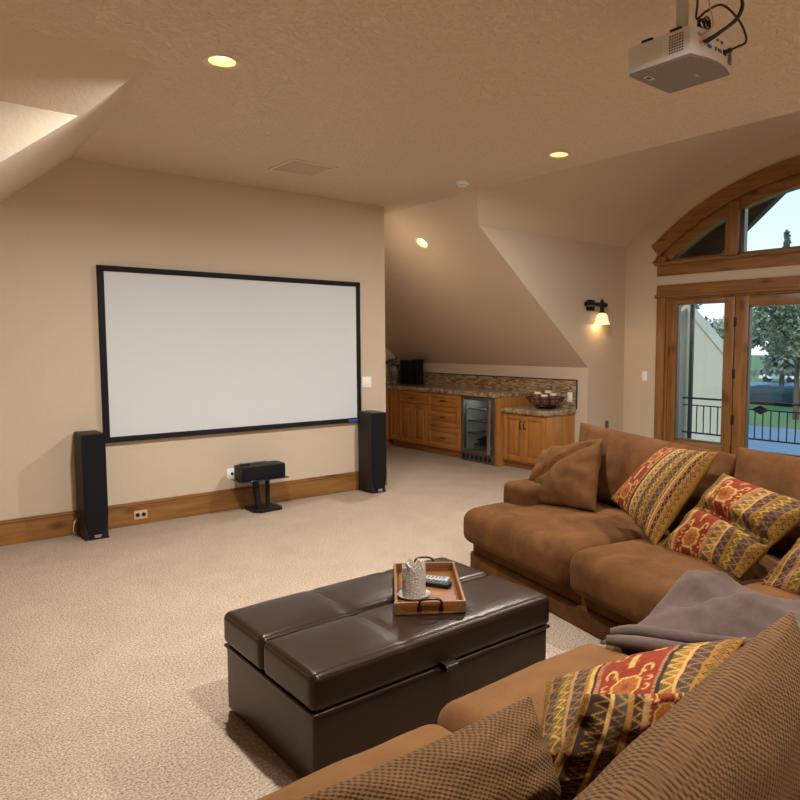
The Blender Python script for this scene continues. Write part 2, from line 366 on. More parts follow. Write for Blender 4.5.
def rbox(h, r, k, nmid):
    """rounded box grid: half extents h, radius r, k rounding steps, nmid extra cuts per axis"""
    def ticks(hh, m):
        t = [-hh + r * (1 - math.cos(PI / 2 * i / k)) if k > 1 else (-hh if i == 0 else -hh + r) for i in range(k + 1)]
        # rounding steps by tangent so normals spread evenly
        t = [-(hh - r) - r * math.tan(PI / 4 * (k - i) / k) for i in range(k + 1)]
        mid = [-(hh - r) + 2 * (hh - r) * j / (m + 1) for j in range(1, m + 1)]
        return t + mid + [-x for x in reversed(t)]
    T = [ticks(h[i], nmid[i]) for i in range(3)]
    idx = {}; vs = []; fs = []
    inner = [h[i] - r for i in range(3)]
    def vid(p):
        key = tuple(round(c, 6) for c in p)
        if key not in idx:
            c = Vector([max(-inner[i], min(inner[i], p[i])) for i in range(3)]); o = Vector(p) - c
            idx[key] = len(vs); vs.append(c + o.normalized() * r if o.length > 1e-9 else Vector(p))
        return idx[key]
    for ax in range(3):
        a, b = (ax + 1) % 3, (ax + 2) % 3
        for sg in (-1, 1):
            for i in range(len(T[a]) - 1):
                for j in range(len(T[b]) - 1):
                    q = []
                    for (ii, jj) in ((i, j), (i + 1, j), (i + 1, j + 1), (i, j + 1)):
                        p = [0, 0, 0]; p[ax] = sg * h[ax]; p[a] = T[a][ii]; p[b] = T[b][jj]; q.append(vid(p))
                    fs.append(tuple(q if sg > 0 else q[::-1]))
    return vs, fs
def tag(o, label=None, cat=None, group=None, kind=None):
    if label: o['label'] = label
    if cat: o['category'] = cat
    if group: o['group'] = group
    if kind: o['kind'] = kind
    return o
def thing(name, label, cat, loc=(0, 0, 0), rotz=0, group=None):
    o = bpy.data.objects.new(name, None); COL.objects.link(o); o.location = loc; o.rotation_euler = (0, 0, rotz)
    o.empty_display_size = 0.1
    return tag(o, label, cat, group)
def struct(name, m, mat, label, cat, smooth=False):
    return tag(m.build(name, mat, smooth=smooth), label, cat, kind='structure')
def copy_tree(o, parent=None):
    c = o.copy(); COL.objects.link(c); c.parent = parent
    for ch in list(o.children): copy_tree(ch, c)
    return c
def circle(c, u, v, r, n=28):
    c, u, v = Vector(c), Vector(u), Vector(v)
    return [c + u * (r * math.cos(2 * PI * i / n)) + v * (r * math.sin(2 * PI * i / n)) for i in range(n)]
def soft(c, h, r, k=4, nm=(10, 10, 3), crown=0.0, lump=0.0, seed=0, front_round=0.0):
    """upholstered box: crowned top, slightly lumpy; returns M in the coordinates of c, with cloth UVs"""
    vs, fs = rbox(Vector(h), r, k, nm); m = M(); m.uv = []
    out = []
    for p in vs:
        x, y, z = p; fx, fy, fz = x / h[0], y / h[1], z / h[2]
        q = Vector(p)
        cr = crown * max(0, 1 - fx ** 4) * max(0, 1 - fy ** 4)
        q.z += cr * (1 if fz > 0 else 0.25 * fz) * (fz if fz > 0 else -1 * 0)
        q.y += math.copysign(front_round * max(0, 1 - fz * fz) * max(0, 1 - fx ** 6), fy) if abs(fy) > 0.6 else 0
        if lump:
            nz = noise.noise(Vector((x * 4 + seed * 7.3, y * 4, z * 4))); nz2 = noise.noise(Vector((x * 11, y * 11 + seed * 3.1, z * 11)))
            d = q.normalized(); q += Vector((d.x * .3, d.y * .3, 1.0 if fz > 0 else 0.0)) * lump * (nz + 0.35 * nz2)
        out.append(q + Vector(c)); m.uv.append((x + z * 0.6, y + z * 0.8))
    uv = m.uv; m.add(out, fs); m.uv = uv
    return m

# ================================================================ THE ROOM
ZC = 3.026; YB = 6.30; WE = 4.37; XE = 4.61; XR = 7.435; YD = 5.392; ZS = 2.767; XK = 6.717; ZK = 1.268
YEND = 9.25; YC = 2.95; SL = (ZC - ZK) / (XK - XE); YN = -2.6; XL = -2.0
VZ = 0.115; VR = 3.605
YD2 = 2 * YC - YD

m = M().box((XL - .1, YN - .1, -.15), (XR + .12, YEND + .1, 0)); struct('floor', m, 'carpet', 'beige cut pile carpet covering the whole floor', 'floor')

CANS = [(1.526, 3.672), (4.237, 3.719), (1.526, 1.05), (4.20, 1.05), (1.526, -1.4), (4.20, -1.4)]  # out-of-frame cans nearer the viewer are added as fill light
CR = 0.082
holes = [circle((x, y, ZC), (1, 0, 0), (0, 1, 0), CR) for x, y in CANS]
LA, LB = (1.25, 3.92), (1.365, YB)
outer = [(XE, YN, ZC), (XE, YEND, ZC), (WE, YEND, ZC), (WE, YB, ZC), (LB[0], YB, ZC), (LA[0], LA[1], ZC), (XL, LA[1], ZC), (XL, YN, ZC)]
struct('ceiling', M().slab(outer, (0, 0, .14), holes), 'ceiling_paint_bounce', 'flat tan ceiling with knockdown plaster texture', 'ceiling')

# right roof slope, far side of the dormer
slope_z = lambda x: ZC - SL * (x - XE)
groin = []
for i in range(9):
    z = ZC + (ZS - ZC) * i / 8; y = YC + math.sqrt(VR ** 2 - (z - VZ) ** 2); groin.append((XE + (ZC - z) / SL, y, z))
SN = Vector((SL, 0, 1)).normalized()                      # outward
su = Vector((1, 0, -SL)).normalized()
slope_can = Vector((4.986, 6.435, slope_z(4.986)))
poly = [(XE, YEND, ZC)] + groin + [(XK, YD, ZK), (XK, YEND, ZK)]
struct('ceiling_slope_right', M().slab(poly, SN * .14, [circle(slope_can, su, (0, 1, 0), CR)]), 'slope_paint_bounce', 'sloping tan ceiling above the bar with one recessed light', 'ceiling')
poly2 = [(XE, YN, ZC)] + [(x, 2 * YC - y, z) for x, y, z in groin] + [(XK, YD2, ZK), (XK, YN, ZK)]
struct('ceiling_slope_near', M().slab(poly2, SN * .14), 'slope_paint_bounce', 'sloping tan ceiling on the near side of the window dormer', 'ceiling')
# vaulted dormer ceiling
m = M(); prof = []
a0 = math.acos((YD - YC) / VR); a0 = math.asin((ZS - VZ) / VR)
nv = 40; vs = []; fs = []
for i in range(nv + 1):
    a = a0 + (PI - 2 * a0) * i / nv; y, z = YC + VR * math.cos(a), VZ + VR * math.sin(a)
    x0 = XE if z >= ZC else XE + (ZC - z) / SL
    y2, z2 = YC + (VR + .14) * math.cos(a), VZ + (VR + .14) * math.sin(a)
    vs += [(x0, y, z), (XR, y, z), (XR, y2, z2), (x0, y2, z2)]
for i in range(nv):
    k = i * 4
    for j in range(4): fs.append((k + j, k + (j + 1) % 4, k + 4 + (j + 1) % 4, k + 4 + j))
m.add(vs, fs)
tag(m.build('ceiling_vault', 'slope_paint_bounce', angle=30), 'curved barrel vault ceiling leading to the arched window', 'ceiling', kind='structure')
# face that closes the vault above the flat ceiling
pts = [(XE, 2 * YC - groin[0][1], ZC)]
for i in range(25):
    y = 2 * YC - groin[0][1] + (groin[0][1] * 2 - 2 * YC) * i / 24; pts.append((XE, y, max(ZC + .05, VZ + math.sqrt(VR ** 2 - (y - YC) ** 2))))
pts.append((XE, groin[0][1], ZC))
struct('wall_header', M().slab(pts[1:-1], (-.1, 0, 0)), 'wall_paint', 'tan face closing the vault above the flat ceiling edge', 'wall')

struct('wall_back', M().slab([(-.9, YB, 0), (WE, YB, 0), (WE, YB, ZC + .1), (-.9, YB, ZC + .1)], (0, .14, 0)), 'wall_paint', 'tan painted wall behind the projector screen', 'wall')
struct('wall_alcove_side', M().box((WE - .12, YB + .14, 0), (WE, YEND, ZC + .1)), 'wall_paint', 'hidden side wall of the bar alcove', 'wall')
struct('wall_alcove_end', M().box((WE - .12, YEND, 0), (XK + .1, YEND + .12, ZC + .1)), 'wall_paint', 'tan end wall of the bar alcove', 'wall')
struct('wall_knee', M().box((XK, YD + .005, 0), (XK + .12, YEND, ZK)), 'wall_paint', 'low tan knee wall behind the bar', 'wall')
pw = [(XK, YD, 0), (XR, YD, 0), (XR, YD, ZS), (XE + (ZC - ZS) / SL, YD, ZS), (XK, YD, ZK)]
pw = [(x, y - .004, z) for x, y, z in pw]
struct('wall_dormer_far', M().slab(pw, (.05, .1, .06)), 'wall_paint', 'tan dormer side wall carrying the sconce', 'wall')
struct('wall_dormer_near', M().slab([(x, 2 * YC - y, z) for x, y, z in pw], (.05, -.1, .06)), 'wall_paint', 'tan dormer side wall nearest the viewer', 'wall')
struct('wall_knee_near', M().box((XK, YN, 0), (XK + .12, YD2 - .001, ZK)), 'wall_paint', 'low tan knee wall on the near side', 'wall')
struct('wall_near', M().box((XL - .1, YN - .12, 0), (XR, YN, ZC + .1)), 'wall_paint', 'tan wall behind the viewer', 'wall')
struct('wall_left', M().box((XL - .12, YN, 0), (XL, 4.3, ZC + .1)), 'wall_paint', 'tan outer wall of the left dormer', 'wall')
# left roof slope and dormer
p0, p1, p2 = Vector((LA[0], LA[1], ZC)), Vector((LB[0], LB[1], ZC)), Vector((.867, YB, 2.613))
nl = (p1 - p0).cross(p2 - p0).normalized()
if nl.z < 0: nl = -nl
def lz(x, y): return p0.z - (nl.x * (x - p0.x) + nl.y * (y - p0.y)) / nl.z
def lx(y, z): return p0.x - (nl.z * (z - p0.z) + nl.y * (y - p0.y)) / nl.x
YL, ZL = 4.25, 2.775
gx = lx(YL, ZL); kx = lx(YL, 1.25); kx2 = lx(YB, 1.25)
struct('ceiling_slope_left', M().slab([p0, p1, (kx2, YB, 1.25), (kx, YL, 1.25), (gx, YL, ZL)], nl * .14), 'slope_paint_bounce', 'sloping tan ceiling at the left end of the screen wall', 'ceiling')
struct('ceiling_dormer_left', M().slab([(XL, LA[1], ZC), (LA[0], LA[1], ZC), (gx, YL, ZL), (XL, YL, ZL)], Vector((0, .25, .33)).normalized() * .12), 'slope_paint_bounce', 'short slanted ceiling strip of the left dormer', 'ceiling')
struct('wall_dormer_left', M().slab([(XL, YL, 0), (kx, YL, 0), (kx, YL, 1.25), (gx, YL, ZL), (XL, YL, ZL)], (0, .1, 0)), 'wall_paint', 'tan side wall of the left dormer', 'wall')
struct('wall_knee_left', M().slab([(kx, YL, 0), (kx2, YB, 0), (kx2, YB, 1.3), (kx, YL, 1.3)], (-.1, 0, 0)), 'wall_paint', 'low tan knee wall under the left slope', 'wall')

# window wall with a door opening and an arched opening
AZ = 0.296; RO, RI = 3.194, 3.032; RG = 2.975
def arc_pts(r, ylim_hi, ylim_lo, n=28, x=XR):
    a1 = math.acos((ylim_hi - YC) / r); a2 = math.acos((ylim_lo - YC) / r)
    return [(x, YC + r * math.cos(a1 + (a2 - a1) * i / n), AZ + r * math.sin(a1 + (a2 - a1) * i / n)) for i in range(n + 1)]
wall_out = [(XR, YD, 0), (XR, YD, ZS)] + [(XR, YC + VR * math.cos(a0 + (PI - 2 * a0) * i / 40), VZ + VR * math.sin(a0 + (PI - 2 * a0) * i / 40)) for i in range(1, 40)] + [(XR, YD2, ZS), (XR, YD2, 0)]
DY0, DY1 = 4.80, 2 * YC - 4.80; DZ = 2.12
AS = 2.535                                                     # arched window sill
ay = YC + math.sqrt((RI + .02) ** 2 - (AS - AZ) ** 2)
door_hole = [(XR, DY0, 0.0), (XR, DY1, 0.0), (XR, DY1, DZ), (XR, DY0, DZ)]
# the door opening reaches the floor, so it is part of the outline
wall_out2 = [(XR, DY0, 0), (XR, DY0, DZ), (XR, DY1, DZ), (XR, DY1, 0), (XR, YD2, 0), (XR, YD2, ZS)] + wall_out[2:-2][::-1] + [(XR, YD, ZS), (XR, YD, 0)]
arch_hole = arc_pts(RI + .02, ay, 2 * YC - ay)
struct('wall_right', M().slab(wall_out2, (.16, 0, 0), [arch_hole]), 'wall_paint', 'tan window wall with arched top', 'wall')

# ---- trim round the doors
def trim(name, m, mat, label, parent=None):
    o = m.build(name, mat, parent, smooth=True)
    if parent is None: tag(o, label, 'trim', kind='structure')
    return o
T = -.028
tr = trim('trim_1', M().box((XR + T, 4.915, 2.145), (XR, 2 * YC - 4.915, 2.262), .004), 'alder_y', 'wide knotty wood head casing over the patio doors')
trim('ledge', M().box((XR + T - .012, 4.94, 2.112), (XR, 2 * YC - 4.94, 2.145), .004), 'alder_y', '', tr)
for y in (4.91, 2 * YC - 4.79):
    trim('trim_2', M().box((XR + T, y, 0), (XR, y - .12, 2.112), .004), 'alder_z', 'knotty wood side casing of the patio doors, ' + ('beside the light switch' if y > 3 else 'out of view to the right'))
tr = trim('trim_3', M().box((XR + T, 4.915, 2.374), (XR, 2 * YC - 4.915, 2.50), .004), 'alder_y', 'knotty wood apron under the arched window')
trim('ledge', M().box((XR - .05, 4.945, 2.50), (XR + .14, 2 * YC - 4.945, 2.525), .004), 'alder_y', '', tr)
# arch casing
def arch_band(r0, r1, x0, x1, yh, n=40):
    mm = M(); vs = []; fs = []
    A1 = math.acos((yh[0] - YC) / r1) if yh[0] > 0 else math.asin((AS - .03 - AZ) / r0)
    for i in range(n + 1):
        a = A1 + (PI - 2 * A1) * i / n; c_, s_ = math.cos(a), math.sin(a)
        vs += [(x0, YC + r0 * c_, AZ + r0 * s_), (x0, YC + r1 * c_, AZ + r1 * s_), (x1, YC + r1 * c_, AZ + r1 * s_), (x1, YC + r0 * c_, AZ + r0 * s_)]
    for i in range(n):
        k = i * 4
        for j in range(4): fs.append((k + j, k + (j + 1) % 4, k + 4 + (j + 1) % 4, k + 4 + j))
    fs += [(3, 2, 1, 0), (n * 4, n * 4 + 1, n * 4 + 2, n * 4 + 3)]
    return mm.add(vs, fs)
trim('casing_foot', M().box((XR + T, 4.905, 2.525), (XR + .14, 4.80, 2.602), .003).box((XR + T, 2 * YC - 4.80, 2.525), (XR + .14, 2 * YC - 4.905, 2.602), .003), 'alder_z', '', tr)
ar = trim('trim_4', arch_band(RI, RO, XR + T, XR, (5.005,)), 'alder_y', 'curved knotty wood casing over the arched window')
trim('bead', arch_band(RI - .014, RI + .012, XR + T - .012, XR + .01, (4.925,)), 'alder_y', '', ar)

# ---- arched window: frame, posts, panes
w2 = thing('window_2', 'arched three part transom window above the patio doors', 'window', (XR, YC, AS)); w2['kind'] = 'structure'
yg = lambda r, z: YC + math.sqrt(r * r - (z - AZ) ** 2)
fr = arch_band(RG - .075, RI + .02, XR + .02, XR + .14, (-1,)).build('frame', 'alder_y', w2)
M().box((XR + .02, ay - .02, AS - .01), (XR + .14, 2 * YC - ay + .02, AS + .035), .003).build('frame_sill', 'alder_y', w2)
posts = [(4.05, 3.90), (2 * YC - 3.90, 2 * YC - 4.05)]
for a_, b_ in posts:
    zt = AZ + math.sqrt((RI + .01) ** 2 - (max(abs(a_ - YC), abs(b_ - YC))) ** 2)
    M().box((XR - .025, a_, AS), (XR + .15, b_, zt - .005), .004).build('mullion', 'alder_z', w2)
    inner = a_ if a_ < 3 else b_
def pane_arch(ya, yb, name='pane'):
    n = 14; top = []
    for i in range(n + 1):
        y = ya + (yb - ya) * i / n; top.append((XR + .085, y, max(AS + .036, AZ + math.sqrt(max(0, (RG - .07) ** 2 - (y - YC) ** 2)))))
    pts = [(XR + .085, ya, AS + .03)] + [p for p in top if p[2] > AS + .037] + [(XR + .085, yb, AS + .03)]
    return M().slab(pts, (.008, 0, 0)).build(name, 'window_glass', w2, smooth=False)
yl = yg(RG - .07, AS + .04)
pane_arch(yl, 4.05); pane_arch(3.90, 2 * YC - 3.90); pane_arch(2 * YC - 4.05, 2 * YC - yl)
# dark glazing stops
for ya, yb in ((4.05 + .035, 4.05), (3.90, 3.90 - .035)):
    zt = AZ + math.sqrt((RG - .06) ** 2 - (ya - YC) ** 2)
    M().box((XR + .05, ya, AS + .03), (XR + .12, yb, zt)).build('glazing_stop', 'dark_steel', w2)

# ---- side lights and doors
def leaf(name, label, cat, y0, y1, z0, z1, stile, top, bottom, hinges=(), handle=None, kind=None, xo=0.0):
    o = thing(name, label, cat, (XR, (y0 + y1) / 2, 0)); o['kind'] = 'structure'
    xa, xb = XR + .02 + xo, XR + .075 + xo
    for a_, b_ in ((y0, y0 - stile[0]), (y1 + stile[1], y1)): M().box((xa, a_, z0), (xb, b_, z1), .005).build('stile', 'alder_z', o)
    ya, yb = y0 - stile[0], y1 + stile[1]
    M().box((xa, ya, z1 - top), (xb, yb, z1), .004).build('top_rail', 'alder_y', o)
    M().box((xa, ya, z0), (xb, yb, z0 + bottom), .004).build('bottom_rail', 'alder_y', o)
    g = M()
    for a_, b_ in ((ya, ya - .014), (yb + .014, yb)): g.box((xa + .012, a_, z0 + bottom), (xb + .005, b_, z1 - top))
    g.box((xa + .012, ya, z0 + bottom), (xb + .005, yb, z0 + bottom + .025)).box((xa + .012, ya, z1 - top - .014), (xb + .005, yb, z1 - top))
    g.build('glazing_stop', 'dark_steel', o)
    M().box((xa + .03, ya - .005, z0 + bottom + .01), (xa + .038, yb + .005, z1 - top - .005)).build('pane', 'window_glass', o, smooth=False)
    for z in hinges:
        M().box((xa - .012, y0 + .012, z - .05), (xa + .01, y0 - .018, z + .05), .004).tube([(xa - .012, y0 + .004, z - .058), (xa - .012, y0 + .004, z + .058)], .008).build('hinge', 'bronze', o)
    if handle is not None:
        M().box((xa - .008, handle - .02, .92), (xa, handle + .02, 1.12), .003).tube([(xa - .03, handle, 1.0), (xa - .045, handle + .1, 1.0)], .009).tube([(xa, handle, 1.0), (xa - .03, handle, 1.0)], .009).build('handle', 'bronze', o)
    return o
leaf('window_1', 'tall fixed side window left of the patio doors', 'window', 4.755, 3.935, .0, 2.09, (.10, .115), .055, .40)
leaf('door_1', 'glazed knotty wood patio door with three dark hinges', 'door', 3.925, 2.955, .0, 2.09, (.155, .13), .115, .36, hinges=(1.80, 1.22, .70), handle=3.02)
leaf('door_2', 'second glazed knotty wood patio door, right leaf', 'door', 2.945, 1.975, .0, 2.09, (.13, .155), .115, .36)
leaf('window_3', 'tall fixed side window right of the patio doors', 'window', 1.965, 1.145, .0, 2.09, (.115, .10), .055, .40)
jb = M()
jb.box((XR - .002, 4.80, 0), (XR + .15, 4.757, DZ)).box((XR - .002, 1.143, 0), (XR + .15, DY1, DZ)).box((XR - .002, 4.757, 2.092), (XR + .15, 1.143, DZ))
jb.box((XR + .01, 4.757, 0), (XR + .022, 4.735, 2.09))
tag(jb.build('trim_5', 'alder_z'), 'knotty wood jamb lining the patio door opening', 'trim', kind='structure')

# ---- baseboards
bb = M().box((kx2, YB - .02, 0), (WE - .002, YB, .172), .003); o = struct('baseboard_back', bb, 'alder_x', 'tall knotty wood baseboard along the screen wall', 'baseboard')
M().box((kx2, YB - .027, .172), (WE - .002, YB, .186), .004).box((kx2, YB - .018, .186), (WE - .002, YB, .198), .004).build('moulding', 'alder_x', o)
struct('baseboard_right', M().box((XR - .018, YD - .001, 0), (XR, 4.912, .17), .003), 'alder_y', 'knotty wood baseboard on the window wall', 'baseboard')

# ================================================================ CEILING FITTINGS
def can_light(loc, label, rot=None, power=CAN_POWER, spread=180):
    t = thing('recessed_light', label, 'ceiling light', loc, 0, 'recessed ceiling lights')
    if rot is not None: t.rotation_euler = rot
    M().lathe([(CR - .012, .002), (CR + .014, -.004), (CR + .014, .0), (CR - .004, .004), (CR - .012, .002)], 28, close=False).build('trim_ring', 'can_trim', t, world=False)
    M().lathe([(CR - .004, 0), (CR - .014, .05), (CR - .018, .051), (CR - .008, 0)], 28, close=False).build('reflector', 'can_reflector', t, world=False)
    M().lathe([(0.001, .046), (CR - .013, .046), (CR - .013, .06), (0.001, .06)], 24, close=False).build('bulb', 'lamp_glow', t, world=False)
    d = bpy.data.lights.new('can_lamp', 'AREA'); d.shape = 'DISK'; d.size = .11; d.energy = power; d.color = CAN_COL; d.spread = R(spread)
    l = bpy.data.objects.new('lamp_light', d); COL.objects.link(l); l.parent = t; l.location = (0, 0, -.008)
    return t
lab = ['recessed light in the flat ceiling above the projector screen, nearest the left dormer', 'recessed light in the flat ceiling near the edge of the vault',
       'added fill light behind the frame above the near sofa', 'added fill light above the sofa corner, out of view', 'added fill light behind the viewer, left', 'added fill light behind the viewer, right']
for i, ((x, y), lb) in enumerate(zip(CANS, lab)): can_light((x, y, ZC), lb, spread=(164, 180)[i] if i < 2 else 148, power=CAN_POWER * (1.06 if i < 2 else .70))
qs = Vector((0, 0, 1)).rotation_difference(SN).to_euler()
can_light(slope_can, 'recessed light in the sloping ceiling over the bar', qs, power=CAN_POWER * .22, spread=115)

v = thing('ceiling_vent', 'flat tan air vent in the ceiling in front of the screen wall', 'vent', (2.91, 5.38, ZC))
M().box((2.70, 5.16, ZC - .008), (3.12, 5.185, ZC), .002).box((2.70, 5.575, ZC - .008), (3.12, 5.60, ZC), .002).box((2.70, 5.185, ZC - .008), (2.725, 5.575, ZC), .002).box((3.095, 5.185, ZC - .008), (3.12, 5.575, ZC), .002).build('frame', 'vent_paint', v)
M().box((2.725, 5.185, ZC - .002), (3.095, 5.575, ZC)).build('backing', 'vent_slot', v)
for i in range(13):
    y = 5.20 + i * .03
    M().box((2.725, y - .012, ZC - .0065), (3.095, y + .012, ZC - .0035)).build('slat', 'vent_slat', v, smooth=False)
sd = thing('smoke_detector', 'round white smoke detector on the ceiling near the slope', 'detector', (4.257, 4.896, ZC))
M().lathe([(.02, 0), (.062, 0), (.062, -.012), (.058, -.03), (.045, -.038), (.001, -.038)], 28, (4.257, 4.896, ZC)).build('housing', 'white_plastic', sd)
M().lathe([(.052, -.0335), (.055, -.0345), (.052, -.0365), (.048, -.0365)], 28, (4.257, 4.896, ZC), close=False).build('vent_ring', 'vent_slot', sd)

# ---- projector hanging from the ceiling
PX0, PX1, PY0, PY1, PZ0, PZ1 = 2.470, 2.772, 1.515, 1.795, 2.65, 2.762
pj = thing('projector', 'white ceiling mounted video projector with cables behind', 'projector', (2.60, 1.65, PZ0))
# the rear face is bowed outwards in plan
def rear(x): return PY0 - .026 * math.sin(PI * max(0, min(1, (x - PX0) / (PX1 - PX0))))
n = 16; rim_ = [(PX0 + (PX1 - PX0) * i / n, rear(PX0 + (PX1 - PX0) * i / n)) for i in range(n + 1)]
plan = rim_ + [(PX1, PY1), (PX0, PY1)]
M().slab([(x, y, PZ0 + .010) for x, y in plan], (0, 0, PZ1 - PZ0 - .010)).build('housing', 'projector_white', pj, angle=40)
cx_, cy_ = (PX0 + PX1) / 2, (PY0 + PY1) / 2
M().slab([(cx_ + (x - cx_) * .985, cy_ + (y - cy_) * .985, PZ0) for x, y in plan], (0, 0, .0105)).build('underside', 'projector_grey', pj, angle=40)
M().box((2.525, 1.735, PZ0 + .004), (2.572, 1.762, PZ0 - .001), .001).build('foot_recess', 'projector_white', pj)
M().box((2.533, 1.740, PZ0 + .004), (2.556, 1.757, PZ0 - .002)).build('latch', 'black_plastic', pj)
M().box((2.66, 1.60, PZ0 + .004), (2.69, 1.609, PZ0 - .0006)).build('badge', 'silver', pj)
g = M()
for i in range(7):
    for j in range(6): g.box((PX0 - .0015, PY0 + .03 + j * .011, PZ0 + .030 + i * .0105), (PX0 + .004, PY0 + .037 + j * .011, PZ0 + .036 + i * .0105))
g.build('vent_grille', 'vent_slot', pj, smooth=False)
g = M()
for i in range(9):
    for j in range(12): g.box((PX0 - .001, PY0 + .125 + j * .0075, PZ0 + .032 + i * .0062), (PX0 + .003, PY0 + .129 + j * .0075, PZ0 + .035 + i * .0062))
g.build('speaker_grille', 'can_trim', pj, smooth=False)
for (x, z, w, h, mt) in ((2.52, .085, .03, .012, 'silver'), (2.52, .055, .012, .012, 'port_orange'), (2.545, .055, .012, .012, 'port_orange'), (2.57, .05, .026, .012, 'port_blue'), (2.61, .05, .012, .012, 'vent_slot'), (2.64, .05, .026, .012, 'port_blue'), (2.685, .056, .028, .02, 'black_plastic'), (2.62, .085, .014, .01, 'vent_slot'), (2.655, .085, .018, .01, 'vent_slot')):
    M().box((x - w / 2, rear(x) - .003, PZ0 + z - h / 2 + .004), (x + w / 2, rear(x) + .006, PZ0 + z + h / 2 + .004), .001).build('port', mt, pj)
g = M()
for i in range(7): g.box((2.715, rear(2.74) - .004, PZ0 + .035 + i * .009), (2.76, PY0 + .003, PZ0 + .039 + i * .009))
g.build('rear_vent', 'vent_slot', pj, smooth=False)
M().lathe([(.001, 0), (.03, 0), (.032, .012), (.026, .014), (.001, .006)], 20, mat=Matrix.Translation((2.70, PY1, PZ0 + .065)) @ Matrix.Rotation(R(-90), 4, 'X')).build('lens', 'car_glass', pj)
M().box((PX0 + .02, PY0 + .03, PZ1), (PX0 + .04, PY1 - .03, PZ1 + .012), .002).box((PX0 + .02, PY0 + .05, PZ1 + .012), (PX1 - .08, PY0 + .075, PZ1 + .02), .002).box((PX0 + .02, PY1 - .075, PZ1 + .012), (PX1 - .08, PY1 - .05, PZ1 + .02), .002).build('mount_bracket', 'projector_white', pj)
for y in (PY0 + .05, PY1 - .10): M().box((PX0 + .012, y, PZ1), (PX0 + .03, y + .05, PZ1 + .018), .002).build('bracket_clamp', 'black_plastic', pj)
pxp, pyp = 2.555, 1.605
M().lathe([(.024, PZ1 + .018), (.024, ZC)], 20, (pxp, pyp, 0)).lathe([(.055, ZC - .012), (.055, ZC)], 20, (pxp, pyp, 0)).build('mount_pole', 'pole_grey', pj)
M().lathe([(.027, PZ1 + .018), (.027, PZ1 + .034)], 20, (pxp, pyp, 0)).build('pole_collar', 'silver', pj)
def spline(pts, k=8):
    pts = [Vector(p) for p in pts]; out = []
    P = [pts[0]] + pts + [pts[-1]]
    for i in range(1, len(P) - 2):
        for j in range(k):
            t = j / k; a, b, c, d = P[i - 1], P[i], P[i + 1], P[i + 2]
            out.append(0.5 * ((2 * b) + (c - a) * t + (2 * a - 5 * b + 4 * c - d) * t * t + (3 * b - a - 3 * c + d) * t ** 3))
    return out + [pts[-1]]
zz = PZ0
for k, off in enumerate((0, .006, .012)):
    M().tube(spline([(2.525 + off * 2, rear(2.53) - .003, zz + .060), (2.55 + off, PY0 - .07, zz + .085), (2.60 + off, PY0 - .115, zz + .14), (2.615 + off, PY0 - .12, zz + .21), (2.58, PY0 - .06, zz + .28), (2.60 - off, PY0 + .03, zz + .34), (2.59, PY0 + .08, ZC - .004)]), .0042, 8).build('video_cable', 'cable_rubber', pj)
M().tube(spline([(2.685, rear(2.685) - .002, zz + .060), (2.70, PY0 - .06, zz + .072), (2.735, PY0 - .085, zz + .10), (2.72, PY0 - .06, zz + .18), (2.66, PY0 - .02, zz + .235), (2.61, PY0 + .02, zz + .21), (2.575, PY0 + .04, zz + .18), (2.585, PY0 + .045, zz + .27), (2.58, PY0 + .085, ZC - .004)]), .0045, 8).tube([(2.685, rear(2.685) - .001, zz + .060), (2.693, PY0 - .048, zz + .068)], .009, 8).build('power_cable', 'cable_rubber', pj)
M().tube(spline([(2.53, rear(2.53) - .002, zz + .089), (2.55, PY0 - .045, zz + .12), (2.555, PY0 - .03, zz + .19), (2.56, PY0, zz + .28), (2.57, PY0 + .06, ZC - .004)]), .0022, 6).build('signal_cable', 'cable_yellow', pj)
coil = []
for i in range(70):
    a = i / 70 * 2 * PI * 4.5; coil.append((2.60 + .028 * math.cos(a) + .004 * math.sin(a * .37), PY0 + .02 + .016 * math.sin(a * .31), PZ1 + .045 + .022 * math.sin(a)))
M().tube(coil, .0038, 6).build('cable_coil', 'cable_rubber', pj)

# ================================================================ SCREEN WALL
SX0, SX1, SZ0, SZ1 = 1.512, 4.028, .732, 2.198; FW = .046
ps = thing('projector_screen', 'large white projector screen in a thin black frame', 'screen', ((SX0 + SX1) / 2, YB, SZ0))
for nm, a, b in (('frame_top', (SX0, SZ1 - FW), (SX1, SZ1)), ('frame_bottom', (SX0, SZ0), (SX1, SZ0 + FW)), ('frame_left', (SX0, SZ0 + FW), (SX0 + FW, SZ1 - FW)), ('frame_right', (SX1 - FW, SZ0 + FW), (SX1, SZ1 - FW))):
    M().box((a[0], YB - .042, a[1]), (b[0], YB - .001, b[1]), .003).build('frame_bar', 'black_velvet', ps)
M().box((SX0 + FW - .01, YB - .03, SZ0 + FW - .01), (SX1 - FW + .01, YB - .022, SZ1 - FW + .01)).build('projection_surface', 'screen_cloth', ps, smooth=False)
tag(M().box((SX1 - .16, YB - .0445, SZ0 + .008), (SX1 - .04, YB - .042, SZ0 + .034), .0008).build('maker_badge', 'port_blue', ps), 'small blue badge on the frame')

